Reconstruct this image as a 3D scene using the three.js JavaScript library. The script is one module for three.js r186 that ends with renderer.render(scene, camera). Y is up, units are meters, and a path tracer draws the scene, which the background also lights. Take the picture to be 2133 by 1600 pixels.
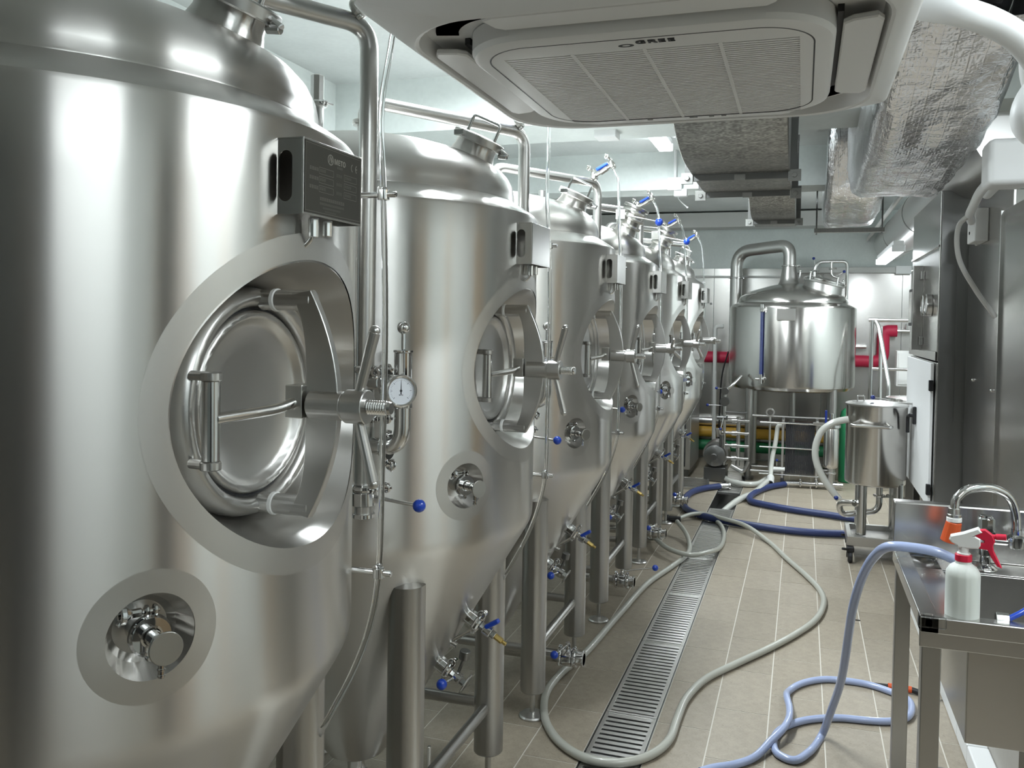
import * as THREE from 'three';
import { RoundedBoxGeometry } from 'three/addons/geometries/RoundedBoxGeometry.js';
import { mergeGeometries, toCreasedNormals } from 'three/addons/utils/BufferGeometryUtils.js';
import { RectAreaLightUniformsLib } from 'three/addons/lights/RectAreaLightUniformsLib.js';
import { FontLoader } from 'three/addons/loaders/FontLoader.js';
import { TextGeometry } from 'three/addons/geometries/TextGeometry.js';
import { Brush, Evaluator, SUBTRACTION } from 'three-bvh-csg';

// ---------- camera, lights, exposure ----------
const scene = new THREE.Scene();
scene.background = new THREE.Color(0x0b0c0d);
const camera = new THREE.PerspectiveCamera(2 * Math.atan(800 / 1782.7) * 180 / Math.PI, 2133 / 1600, 0.05, 60);
camera.position.set(0, 1.5095, 0);
camera.rotation.order = 'YXZ';
camera.rotation.set(-0.0239, 0.3146, 0.0169);
camera.setViewOffset(2133, 1600, -25, 92, 2133, 1600);
const renderer = new THREE.WebGLRenderer({ antialias: true });
renderer.toneMapping = THREE.LinearToneMapping;
renderer.toneMappingExposure = 1.4;
renderer.shadowMap.enabled = true;
RectAreaLightUniformsLib.init();
const TUBE = 62;                       // radiance of the fluorescent battens
const TUBE_COLOR = 0xf2fbff;

// ---------- helpers: points are [x, y, forward]; forward is -z ----------
const V = (a) => new THREE.Vector3(a[0], a[1], -a[2]);
const rnd = ((s) => () => { s = (s * 1664525 + 1013904223) >>> 0; return s / 4294967296; })(7);
const used = new Map();
function numbered(n) { const k = used.get(n) || 0; used.set(n, k + 1); return k ? n + '_' + String(k).padStart(3, '0') : n; }
function clean(g) {
  let o = g.index ? g.toNonIndexed() : g;
  for (const k of Object.keys(o.attributes)) if (!['position', 'normal', 'uv'].includes(k)) o.deleteAttribute(k);
  o.clearGroups();
  return o;
}
const merge = (gs) => (Array.isArray(gs) ? (gs.length === 1 ? gs[0] : mergeGeometries(gs.map(clean))) : gs);
function obj(name, gs, mat, parent) {
  const m = new THREE.Mesh(merge(gs), mat); m.name = parent ? name : numbered(name);
  m.castShadow = m.receiveShadow = true; (parent || scene).add(m); return m;
}
function thing(name, label, category, pos = [0, 0, 0], group) {
  const o = new THREE.Group(); o.name = numbered(name); o.position.copy(V(pos)); scene.add(o);
  o.userData = { label, category }; if (group) o.userData.group = group; return o;
}
function tag(o, label, category, group) { o.userData = { label, category }; if (group) o.userData.group = group; return o; }
function struct(name, gs, mat, label) { const m = obj(name, gs, mat); m.userData = { kind: 'structure', label, category: name.split('_')[0] }; return m; }
function bx(x, y, z, w, h, d, r = 0.0015) {
  const k = Math.min(r, w / 2.01, h / 2.01, d / 2.01);
  const g = r > 0 ? new RoundedBoxGeometry(w, h, d, 1, k) : new THREE.BoxGeometry(w, h, d);
  g.translate(x, y, -z); return g;
}
// box from min/max corners, uv in metres
function slab(x0, x1, y0, y1, z0, z1) {
  const g = new THREE.BoxGeometry(x1 - x0, y1 - y0, z1 - z0); const p = g.attributes.position, n = g.attributes.normal, uv = g.attributes.uv;
  g.translate((x0 + x1) / 2, (y0 + y1) / 2, -(z0 + z1) / 2);
  for (let i = 0; i < p.count; i++) {
    const ax = Math.abs(n.getX(i)), ay = Math.abs(n.getY(i));
    if (ay > 0.5) uv.setXY(i, p.getX(i), p.getZ(i)); else if (ax > 0.5) uv.setXY(i, p.getZ(i), p.getY(i)); else uv.setXY(i, p.getX(i), p.getY(i));
  }
  return g;
}
function orient(g, a, dir) {            // turns +Y to dir, then moves the origin to a
  const q = new THREE.Quaternion().setFromUnitVectors(new THREE.Vector3(0, 1, 0), dir.clone().normalize());
  g.applyQuaternion(q); g.translate(a.x, a.y, a.z); return g;
}
function lat(prof, seg, a, dir, crease = 0.55) { // prof [[r, h]...] along dir from a
  let g = new THREE.LatheGeometry(prof.map((p) => new THREE.Vector2(Math.max(p[0], 0), p[1])), seg);
  if (crease) g = toCreasedNormals(g, crease);
  return orient(g, V(a), new THREE.Vector3(dir[0], dir[1], -dir[2]));
}
const dirOf = (a, b) => [b[0] - a[0], b[1] - a[1], b[2] - a[2]];
const len = (d) => Math.hypot(d[0], d[1], d[2]);
const add = (a, b, k = 1) => [a[0] + b[0] * k, a[1] + b[1] * k, a[2] + b[2] * k];
function cy(a, b, r, seg = 20, ch = 0.0012, r2 = r) { const d = dirOf(a, b), L = len(d); const c = Math.min(ch, r * 0.4, r2 * 0.4, L * 0.3);
  return lat([[0, 0], [r - c, 0], [r, c], [r2, L - c], [r2 - c, L], [0, L]], seg, a, d); }
function hollow(a, b, ro, ri, seg = 24, ch = 0.001) { const d = dirOf(a, b), L = len(d); return lat([[ri, 0], [ro - ch, 0], [ro, ch], [ro, L - ch], [ro - ch, L], [ri, L], [ri, 0]], seg, a, d); }
function sp(c, r, seg = 20) { const g = new THREE.SphereGeometry(r, seg, Math.round(seg * 0.6)); const p = V(c); g.translate(p.x, p.y, p.z); return g; }
function cap(g, c, n, r, seg) { const s = new THREE.CircleGeometry(r, seg); s.applyQuaternion(new THREE.Quaternion().setFromUnitVectors(new THREE.Vector3(0, 0, 1), n)); s.translate(c.x, c.y, c.z); g.push(s); }
// polyline with rounded corners
function bent(pts, bend) {
  const P = pts.map(V), path = new THREE.CurvePath(); let from = P[0];
  for (let i = 1; i < P.length - 1; i++) {
    const d0 = P[i].clone().sub(P[i - 1]), d1 = P[i + 1].clone().sub(P[i]);
    const k = Math.min(bend, d0.length() * 0.49, d1.length() * 0.49);
    const a = P[i].clone().addScaledVector(d0.normalize(), -k), b = P[i].clone().addScaledVector(d1.normalize(), k);
    if (a.distanceTo(from) > 1e-5) path.add(new THREE.LineCurve3(from, a));
    path.add(new THREE.QuadraticBezierCurve3(a, P[i].clone(), b)); from = b;
  }
  path.add(new THREE.LineCurve3(from, P[P.length - 1])); return path;
}
function sweep(curve, r, n, seg = 14, caps = true) {
  const g = [new THREE.TubeGeometry(curve, n, r, seg, false)];
  if (caps) { const t0 = curve.getTangentAt(0), t1 = curve.getTangentAt(1); cap(g, curve.getPointAt(0), t0.negate(), r, seg); cap(g, curve.getPointAt(1), t1, r, seg); }
  return merge(g);
}
class Poly extends THREE.Curve { constructor(p) { super(); this.p = p; } getPoint(t) { const n = this.p.length - 1, k = Math.min(Math.floor(t * n), n - 1); return this.p[k].clone().lerp(this.p[k + 1], t * n - k); } getPointAt(t) { return this.getPoint(t); } getTangentAt(t) { const n = this.p.length - 1, k = Math.min(Math.floor(t * n), n - 1); return this.p[k + 1].clone().sub(this.p[k]).normalize(); } getTangent(t) { return this.getTangentAt(t); } }
// pipe of straight runs with elbows
function pipe(pts, r, bend = r * 2.2, seg = 18) {
  const P = pts.map(V), out = [P[0].clone()];
  for (let i = 1; i < P.length - 1; i++) {
    const d0 = P[i].clone().sub(P[i - 1]), d1 = P[i + 1].clone().sub(P[i]); const k = Math.min(bend, d0.length() * 0.49, d1.length() * 0.49);
    const a = P[i].clone().addScaledVector(d0.normalize(), -k), b = P[i].clone().addScaledVector(d1.normalize(), k), c = P[i];
    for (let j = 0; j <= 8; j++) { const t = j / 8; out.push(a.clone().multiplyScalar((1 - t) * (1 - t)).addScaledVector(c, 2 * t * (1 - t)).addScaledVector(b, t * t)); }
  }
  out.push(P[P.length - 1].clone());
  const q = out.filter((p, i) => !i || p.distanceTo(out[i - 1]) > 1e-5);
  return skin(q, r, seg);
}
// tube skin over explicit points (parallel transport), capped
function skin(q, r, seg = 14) {
  const n = q.length, T = q.map((p, i) => q[Math.min(i + 1, n - 1)].clone().sub(q[Math.max(i - 1, 0)]).normalize());
  let N = new THREE.Vector3(0, 1, 0); if (Math.abs(T[0].y) > 0.9) N.set(1, 0, 0); N.addScaledVector(T[0], -N.dot(T[0])).normalize();
  const pos = [], nor = [], uv = [], idx = []; let L = 0;
  for (let i = 0; i < n; i++) {
    if (i) { N.addScaledVector(T[i], -N.dot(T[i])).normalize(); L += q[i].distanceTo(q[i - 1]); }
    const B = T[i].clone().cross(N); const rr = typeof r === 'function' ? r(i / (n - 1)) : r;
    for (let j = 0; j <= seg; j++) { const a = j / seg * Math.PI * 2, c = Math.cos(a), s = Math.sin(a); const nx = N.x * c + B.x * s, ny = N.y * c + B.y * s, nz = N.z * c + B.z * s;
      pos.push(q[i].x + nx * rr, q[i].y + ny * rr, q[i].z + nz * rr); nor.push(nx, ny, nz); uv.push(L, j / seg); }
  }
  for (let i = 0; i < n - 1; i++) for (let j = 0; j < seg; j++) { const a = i * (seg + 1) + j, b = a + seg + 1; idx.push(a, a + 1, b, b, a + 1, b + 1); }
  const g = new THREE.BufferGeometry();
  g.setAttribute('position', new THREE.Float32BufferAttribute(pos, 3)); g.setAttribute('normal', new THREE.Float32BufferAttribute(nor, 3)); g.setAttribute('uv', new THREE.Float32BufferAttribute(uv, 2)); g.setIndex(idx);
  const gs = [g], r0 = typeof r === 'function' ? r(0) : r, r1 = typeof r === 'function' ? r(1) : r;
  cap(gs, q[0], T[0].clone().negate(), r0, seg); cap(gs, q[n - 1], T[n - 1].clone(), r1, seg);
  return merge(gs);
}
function hose(pts, r, n = 0, seg = 14) {   // smooth curve through points
  const c = new THREE.CatmullRomCurve3(pts.map(V), false, 'centripetal'); const L = c.getLength(); const k = n || Math.max(24, Math.round(L / 0.02));
  return skin(c.getSpacedPoints(k), r, seg);
}
function extr(pts, depth, bevel, place) { // 2D outline extruded along +z, then placed by a function on the geometry
  const s = pts instanceof THREE.Shape ? pts : new THREE.Shape(pts.map((p) => new THREE.Vector2(p[0], p[1])));
  const g = new THREE.ExtrudeGeometry(s, { depth, bevelEnabled: bevel > 0, bevelThickness: bevel, bevelSize: bevel, bevelSegments: 1, curveSegments: 14 });
  if (place) place(g); return g;
}
function rrect(w, h, r) { const s = new THREE.Shape(), x = -w / 2, y = -h / 2; s.moveTo(x + r, y); s.lineTo(x + w - r, y); s.absarc(x + w - r, y + r, r, -Math.PI / 2, 0, false); s.lineTo(x + w, y + h - r); s.absarc(x + w - r, y + h - r, r, 0, Math.PI / 2, false); s.lineTo(x + r, y + h); s.absarc(x + r, y + h - r, r, Math.PI / 2, Math.PI, false); s.lineTo(x, y + r); s.absarc(x + r, y + r, r, Math.PI, 1.5 * Math.PI, false); return s; }
function copyThing(root, pos, label) { const r = root.clone(); r.name = numbered(root.name.replace(/_\d{3}$/, '')); r.position.copy(V(pos)); r.userData = { ...root.userData, label: label || root.userData.label }; scene.add(r); return r; }

// ---------- textures ----------
function noiseTex(w, h, fn, srgb) {
  const d = new Uint8Array(w * h * 4);
  for (let y = 0; y < h; y++) for (let x = 0; x < w; x++) { const c = fn(x, y), i = (y * w + x) * 4; d[i] = c[0]; d[i + 1] = c[1]; d[i + 2] = c[2]; d[i + 3] = 255; }
  const t = new THREE.DataTexture(d, w, h); t.wrapS = t.wrapT = THREE.RepeatWrapping; t.magFilter = THREE.LinearFilter; t.minFilter = THREE.LinearMipmapLinearFilter; t.generateMipmaps = true;
  if (srgb) t.colorSpace = THREE.SRGBColorSpace; t.needsUpdate = true; return t;
}
function grid(w, h, seed) { // tiling value noise lattice
  const r = ((s) => () => { s = (s * 1103515245 + 12345) >>> 0; return s / 4294967296; })(seed); const a = new Float32Array(w * h).map(() => r());
  return (x, y) => { const X = ((x % w) + w) % w, Y = ((y % h) + h) % h, i = Math.floor(X), j = Math.floor(Y), u = X - i, v = Y - j, s = u * u * (3 - 2 * u), t = v * v * (3 - 2 * v), i1 = (i + 1) % w, j1 = (j + 1) % h;
    return (a[j * w + i] * (1 - s) + a[j * w + i1] * s) * (1 - t) + (a[j1 * w + i] * (1 - s) + a[j1 * w + i1] * s) * t; };
}
const g8 = grid(8, 8, 3), g16 = grid(16, 16, 5), g64 = grid(64, 64, 9), g200 = grid(256, 256, 11), gs = grid(4, 256, 21), gs2 = grid(16, 256, 23);
const texTile = noiseTex(256, 256, (x, y) => { const n = (g16(x / 16, y / 16) - 0.5) * 14 + (g64(x / 4, y / 4) - 0.5) * 12 + (g200(x, y) - 0.5) * 14 - (g64(x / 4 + 9, y / 4 + 3) > 0.86 ? 16 : 0); return [222 + n, 216 + n, 205 + n]; }, true);
const texPlaster = noiseTex(256, 256, (x, y) => { const n = 245 + (g8(x / 32, y / 32) - 0.5) * 8 + (g64(x / 4, y / 4) - 0.5) * 5; return [n, n, n]; }, true);
const texGalv = noiseTex(256, 256, (x, y) => { const n = 190 + (g64(x / 4, y / 4) - 0.5) * 70 + (g16(x / 16, y / 16) - 0.5) * 30; return [n, n, n]; }, true);
texGalv.repeat.set(5, 5);
const texFoil = noiseTex(512, 512, (x, y) => { const a = Math.abs(g8(x / 64, y / 64) - 0.5) * 2, b = Math.abs(g16(x / 32 + 3, y / 32) - 0.5) * 2, c = Math.abs(g64(x / 8, y / 8) - 0.5) * 2, e = Math.abs(g200(x / 2, y / 2) - 0.5); const k = (x % 32 < 1.5 || y % 32 < 1.5) ? 0.05 : 0; const n = 255 * Math.min(1, 0.42 * a + 0.26 * b + 0.16 * c + 0.06 * e + k); return [n, n, n]; });
texFoil.repeat.set(1.6, 1.6);

// ---------- materials ----------
const rgb = (r, g, b) => new THREE.Color().setRGB(r, g, b);
const metal = (c, rough, o = {}) => new THREE.MeshPhysicalMaterial({ color: c, metalness: 1, roughness: rough, ...o });
const paint = (c, rough = 0.6, o = {}) => new THREE.MeshPhysicalMaterial({ color: c, metalness: 0, roughness: rough, ...o });
const M = {
  tank: metal(rgb(0.62, 0.605, 0.58), 0.28, { anisotropy: 0.95, anisotropyRotation: Math.PI / 2 }),
  kettle: metal(rgb(0.6, 0.585, 0.56), 0.2, { anisotropy: 0.6, anisotropyRotation: Math.PI / 2 }),
  ringSteel: metal(rgb(0.60, 0.585, 0.56), 0.36, { anisotropy: 0.3 }),
  satin: metal(rgb(0.56, 0.55, 0.53), 0.33),
  leg: metal(rgb(0.45, 0.44, 0.42), 0.34),
  bright: metal(rgb(0.66, 0.655, 0.64), 0.2),
  chrome: metal(rgb(0.72, 0.72, 0.72), 0.06),
  cast: metal(rgb(0.55, 0.54, 0.51), 0.3),
  darkSteel: metal(rgb(0.2, 0.2, 0.195), 0.35),
  sheet: metal(rgb(0.56, 0.55, 0.53), 0.24, { anisotropy: 0.5, anisotropyRotation: Math.PI / 2 }),
  galv: metal(rgb(0.66, 0.66, 0.63), 0.42, { map: texGalv }),
  foil: metal(rgb(0.82, 0.82, 0.84), 0.26, { bumpMap: texFoil, bumpScale: 0.007 }),
  foilPipe: metal(rgb(0.76, 0.75, 0.74), 0.3),
  wall: paint(rgb(0.78, 0.83, 0.81), 0.75, { map: texPlaster }),
  ceiling: paint(rgb(0.78, 0.81, 0.80), 0.8, { map: texPlaster }),
  white: paint(rgb(0.8, 0.81, 0.81), 0.45),
  acWhite: paint(rgb(0.74, 0.735, 0.72), 0.42),
  acSlat: paint(rgb(0.60, 0.59, 0.575), 0.5),
  black: paint(rgb(0.012, 0.012, 0.014), 0.5),
  rubber: paint(rgb(0.018, 0.018, 0.02), 0.6),
  blue: paint(rgb(0.005, 0.05, 0.42), 0.28, { clearcoat: 0.4 }),
  blueDark: paint(rgb(0.006, 0.02, 0.16), 0.35),
  red: paint(rgb(0.62, 0.012, 0.05), 0.5),
  redPipe: paint(rgb(0.5, 0.015, 0.06), 0.55),
  orange: paint(rgb(0.6, 0.09, 0.02), 0.45),
  yellow: paint(rgb(0.62, 0.36, 0.05), 0.5),
  green: paint(rgb(0.02, 0.2, 0.08), 0.5),
  brass: metal(rgb(0.75, 0.55, 0.2), 0.25),
  plastic: paint(rgb(0.78, 0.78, 0.76), 0.4),
  pvc: paint(rgb(0.6, 0.6, 0.58), 0.5),
  hoseGrey: new THREE.MeshPhysicalMaterial({ color: rgb(0.42, 0.42, 0.37), roughness: 0.32, clearcoat: 0.3 }),
  hoseBlue: new THREE.MeshPhysicalMaterial({ color: rgb(0.33, 0.39, 0.58), roughness: 0.28, clearcoat: 0.4 }),
  hoseNavy: paint(rgb(0.022, 0.036, 0.12), 0.42),
  hoseClear: new THREE.MeshPhysicalMaterial({ color: rgb(0.5, 0.5, 0.46), roughness: 0.25, clearcoat: 0.5 }),
  tubeClear: new THREE.MeshPhysicalMaterial({ color: rgb(0.97, 0.98, 0.98), roughness: 0.04, transmission: 1, thickness: 0.01, ior: 1.38 }),
  glass: new THREE.MeshPhysicalMaterial({ color: rgb(0.97, 0.98, 0.98), roughness: 0.02, transmission: 1, thickness: 0, ior: 1.5 }),
  bottle: new THREE.MeshPhysicalMaterial({ color: rgb(0.82, 0.85, 0.81), roughness: 0.55, transmission: 0.35, thickness: 0 }),
  tileA: paint(rgb(0.40, 0.365, 0.315), 0.42, { map: texTile }), tileB: paint(rgb(0.42, 0.385, 0.335), 0.42, { map: texTile }), tileC: paint(rgb(0.38, 0.347, 0.30), 0.42, { map: texTile }),
  grout: paint(rgb(0.58, 0.55, 0.49), 0.8), concrete: paint(rgb(0.42, 0.40, 0.36), 0.8, { map: texPlaster }),
  brown: paint(rgb(0.09, 0.06, 0.045), 0.6),
  wood: paint(rgb(0.62, 0.45, 0.28), 0.5),
  tubeGlow: new THREE.MeshStandardMaterial({ color: 0xffffff, emissive: new THREE.Color(TUBE_COLOR), emissiveIntensity: 9, roughness: 0.4 }),
};

// ---------- hose centre lines, metres ----------
const HOSE_A = [[-0.852, 0.03, 6.474], [-0.774, 0.047, 6.573], [-0.69, 0.047, 6.624], [-0.555, 0.047, 6.529], [-0.371, 0.047, 6.366], [-0.192, 0.016, 6.077], [-0.059, 0.016, 5.662], [0.055, 0.016, 5.325], [0.126, 0.016, 5.063], [0.142, 0.016, 4.851], [0.099, 0.016, 4.559], [0.007, 0.016, 4.312], [-0.117, 0.016, 4.059], [-0.25, 0.016, 3.818], [-0.352, 0.016, 3.62], [-0.405, 0.016, 3.407], [-0.415, 0.016, 3.208], [-0.419, 0.016, 3.05], [-0.446, 0.016, 2.95], [-0.498, 0.016, 2.869], [-0.571, 0.016, 2.819], [-0.67, 0.016, 2.817], [-0.774, 0.016, 2.884], [-0.862, 0.016, 3.004], [-0.913, 0.016, 3.131], [-0.943, 0.016, 3.278], [-0.937, 0.016, 3.47], [-0.898, 0.016, 3.69], [-0.855, 0.016, 4.271], [-0.806, 0.016, 4.843], [-0.726, 0.016, 5.231], [-0.675, 0.016, 5.514], [-0.683, 0.016, 5.748], [-0.74, 0.05, 5.969], [-0.819, 0.09, 6.11]];
const HOSE_B = [[-0.998, 0.1, 6.55], [-1.042, 0.09, 6.463], [-1.015, 0.016, 6.152], [-0.897, 0.05, 5.702], [-0.76, 0.05, 5.469], [-0.631, 0.05, 5.403], [-0.538, 0.05, 5.509], [-0.49, 0.016, 5.799], [-0.497, 0.016, 6.181], [-0.569, 0.016, 6.523], [-0.659, 0.016, 6.671], [-0.748, 0.016, 6.652]];
const HOSE_SINK = [[0.4, 0.885, 2.53], [0.36, 0.9, 2.53], [0.31, 0.905, 2.535], [0.245, 0.9, 2.55], [0.211, 0.845, 2.641], [0.186, 0.756, 2.732], [0.169, 0.64, 2.823], [0.163, 0.523, 2.913], [0.157, 0.39, 3.004], [0.149, 0.277, 3.095], [0.13, 0.157, 3.186], [0.101, 0.014, 3.277], [0.053, 0.014, 3.122], [0.004, 0.014, 3.05], [-0.046, 0.014, 3.075], [-0.064, 0.014, 3.147], [-0.056, 0.014, 3.232], [-0.02, 0.014, 3.306], [0.054, 0.014, 3.384], [0.163, 0.014, 3.44], [0.27, 0.014, 3.457], [0.346, 0.014, 3.478], [0.408, 0.014, 3.527], [0.439, 0.014, 3.618], [0.433, 0.014, 3.715], [0.371, 0.014, 3.765], [0.294, 0.014, 3.806], [0.206, 0.014, 3.813], [0.117, 0.014, 3.795], [0.027, 0.014, 3.715], [-0.02, 0.014, 3.621], [-0.026, 0.042, 3.503], [-0.014, 0.042, 3.399], [-0.015, 0.042, 3.308], [-0.034, 0.042, 3.216], [-0.073, 0.03, 3.132], [-0.124, 0.014, 3.025], [-0.189, 0.014, 2.949], [-0.25, 0.014, 2.906], [-0.29, 0.014, 2.866]];
const HOSE_N1 = [[-0.679, 0.03, 7.898], [-0.792, 0.03, 7.755], [-0.875, 0.03, 7.559], [-0.905, 0.03, 7.305], [-0.894, 0.03, 7.042], [-0.833, 0.03, 6.801], [-0.71, 0.03, 6.637], [-0.484, 0.03, 6.51], [-0.205, 0.03, 6.418], [0.059, 0.03, 6.389], [0.35, 0.03, 6.447], [0.447, 0.03, 6.486]];
const HOSE_N2 = [[-0.124, 0.03, 8.233], [-0.245, 0.03, 8.058], [-0.346, 0.03, 7.781], [-0.395, 0.03, 7.497], [-0.369, 0.03, 7.321], [-0.235, 0.03, 7.218], [-0.047, 0.03, 7.124], [0.204, 0.03, 7.046], [0.375, 0.03, 6.977], [0.476, 0.03, 6.951]];
const HOSE_D = [[-0.9, 0.2, 9.22], [-0.813, 0.03, 8.784], [-0.702, 0.03, 8.403], [-0.581, 0.03, 8.139], [-0.448, 0.03, 8.082], [-0.356, 0.03, 8.159], [-0.272, 0.06, 8.328], [-0.251, 0.06, 8.279], [-0.288, 0.06, 8.077], [-0.365, 0.03, 7.728], [-0.465, 0.03, 7.394], [-0.531, 0, 7.244], [-0.586, -0.03, 7.073]];
const HOSE_E = [[0.296, 0.899, 5.9], [0.244, 0.887, 5.9], [0.203, 0.872, 5.9], [0.137, 0.819, 5.9], [0.106, 0.748, 5.9], [0.096, 0.665, 5.9], [0.113, 0.584, 5.9], [0.153, 0.502, 5.9], [0.193, 0.445, 5.9], [0.25, 0.375, 5.9]];

// ---------- setting ----------
const CEIL = 2.72, BACK = 9.75, NEAR = -4.2, LEFT = -2.35, RIGHT = 1.75, BEAM = 2.45;
const DX0 = -0.695, DX1 = -0.487;            // drain channel
{ // floor: slabs either side of the drain channel, tiles laid on them
  const fl = struct('floor', [slab(LEFT - 0.2, DX0, -0.2, -0.0012, NEAR, BACK), slab(DX1, RIGHT + 0.2, -0.2, -0.0012, NEAR, BACK), slab(DX0, DX1, -0.2, -0.13, NEAR, BACK), slab(DX0, DX1, -0.2, -0.0012, NEAR, 2.45), slab(DX0, DX1, -0.2, -0.0012, 8.95, BACK)], M.grout, 'beige tiled floor with pale grout lines');
  const TM = [M.tileA, M.tileB, M.tileC], L = 0.4014, Z0 = 3.3988, gap = 0.005;
  const geos = {};
  const tile = (x0, x1, z0, z1) => { const w = x1 - x0 - gap, d = z1 - z0 - gap; if (w < 0.02 || d < 0.02) return; const key = w.toFixed(3) + d.toFixed(3) + (rnd() < 0.5 ? 'a' : 'b');
    if (!geos[key]) { const g = new THREE.BoxGeometry(w, 0.008, d); const p = g.attributes.position, uv = g.attributes.uv, o = rnd() * 3; for (let i = 0; i < p.count; i++) uv.setXY(i, p.getX(i) * 3 + o, p.getZ(i) * 3 + o * 1.7); geos[key] = g; }
    const m = new THREE.Mesh(geos[key], TM[Math.floor(rnd() * 3)]); m.name = 'tile'; m.receiveShadow = m.castShadow = true; m.position.set((x0 + x1) / 2, -0.004 + (rnd() - 0.5) * 0.0004, -(z0 + z1) / 2); fl.add(m); };
  const cols = []; for (let i = -7; i < 5; i++) cols.push(i);
  for (const i of cols) {
    let x0 = -0.2899 + 0.2 * i, x1 = x0 + 0.2; if (i === -2) continue;
    if (x1 < DX0 + 0.02 && i === -3) x1 = DX0; if (i === -1) x0 = DX1;
    const off = (i & 1) ? 0.2007 : 0;
    for (let n = -4; n < 16; n++) { const z0 = Z0 + off + n * L; if (z0 < 1.8 || z0 > BACK - 0.05) continue; tile(x0, x1, z0, Math.min(z0 + L, BACK)); }
  }
  // tiled floor away from the aisle, in one run
  const rest = obj('floor_field', [slab(LEFT, -1.69, -0.003, -0.0002, NEAR, BACK), slab(0.71, RIGHT, -0.003, -0.0002, NEAR, BACK), slab(-1.69, 0.71, -0.003, -0.0002, NEAR, 1.79)], M.tileA, fl);
}
struct('wall_left', [slab(LEFT - 0.2, LEFT, 0, CEIL + 0.2, NEAR, BACK + 0.2)], M.wall, 'pale green white painted wall behind the tanks');
struct('wall_right', [slab(RIGHT, RIGHT + 0.2, 0, CEIL + 0.2, NEAR, BACK + 0.2)], M.wall, 'pale painted wall on the cabinet side of the aisle');
struct('wall_near', [slab(LEFT - 0.2, RIGHT + 0.2, 0, CEIL + 0.2, NEAR - 0.2, NEAR)], M.wall, 'pale painted end wall facing the kettle');
struct('wall_back', [slab(LEFT - 0.2, RIGHT + 0.2, 0, CEIL + 0.2, BACK, BACK + 0.2)], M.wall, 'pale painted end wall behind the kettle');
struct('ceiling', [slab(LEFT - 0.2, RIGHT + 0.2, CEIL, CEIL + 0.2, NEAR, BACK)], M.ceiling, 'white painted ceiling above the aisle');
struct('trim_1', [slab(LEFT, RIGHT, BEAM, CEIL, 3.97, 4.38)], M.wall, 'white ceiling beam just beyond the air conditioner');
struct('trim_2', [slab(LEFT, RIGHT, BEAM, CEIL, 6.12, 6.42)], M.wall, 'white ceiling beam above the far tanks');
{ // stainless cladding on the lower back wall, sheet by sheet
  const c = thing('wall_cladding', 'brushed stainless sheets lining the wall behind the kettle', 'cladding', [0, 0, BACK - 0.012]);
  const xs = [LEFT, -1.9, -0.95, 0.2, 0.98, RIGHT];
  for (let i = 0; i + 1 < xs.length; i++) obj('panel', [bx((xs[i] + xs[i + 1]) / 2, 1.06, 0, xs[i + 1] - xs[i] - 0.003, 2.1, 0.006, 0.001)], M.sheet, c);
  const t = obj('trunking', [bx(0.6, 2.09, -0.03, 1.5, 0.06, 0.05, 0.004), bx(-1.0, 2.02, -0.02, 1.6, 0.02, 0.03, 0.003)], M.pvc, c);
  obj('socket_plate', [bx(0.98, 2.09, -0.065, 0.15, 0.086, 0.02, 0.004)], M.white, c);
  for (const [x, y] of [[0.42, 1.72], [0.28, 1.75], [-0.98, 1.72], [0.7, 1.45]]) obj('bolt', [cy([x, y, 0], [x, y, -0.02], 0.012, 10)], M.darkSteel, c);
}

// ---------- fluorescent battens ----------
function batten(x, y, z0, z1, label, power = 1) {
  const t = thing('ceiling_lamp', label, 'lamp', [x, y, (z0 + z1) / 2], 'fluorescent battens');
  const L = z1 - z0;
  obj('housing', [bx(0, 0.03, 0, 0.075, 0.04, L, 0.004)], M.white, t);
  obj('diffuser', [bx(0, -0.012, 0, 0.09, 0.045, L - 0.02, 0.012)], M.tubeGlow, t);
  for (const s of [-1, 1]) obj('end_cap', [bx(0, -0.008, s * (L / 2 - 0.004), 0.094, 0.052, 0.014, 0.004)], M.white, t);
  const l = new THREE.RectAreaLight(TUBE_COLOR, TUBE * power, 0.09, L - 0.03); l.name = 'tube'; l.position.set(0, -0.037, 0); l.rotation.set(-Math.PI / 2, 0, 0); t.add(l);
  return t;
}
batten(-0.885, 2.665, 4.45, 5.68, 'lit fluorescent batten on the ceiling between the two beams', 1.2);
batten(0.67, 2.1, 7.0, 8.5, 'lit fluorescent batten under the silver duct near the kettle', 0.5);
batten(-1.0, 2.665, 2.55, 3.75, 'fluorescent batten hidden above the air conditioner', 2.5);
batten(1.15, 2.665, -1.1, 0.1, 'fluorescent batten over the open wooden door', 0.85);
batten(1.1, 2.665, 1.0, 2.2, 'fluorescent batten over the sink side of the aisle', 1.0);
batten(-0.9, 2.665, 6.5, 7.65, 'fluorescent batten hidden behind the far beam', 1.2);
batten(1.25, 2.5, 6.6, 7.8, 'fluorescent batten hidden behind the control cabinet', 0.9);

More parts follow.
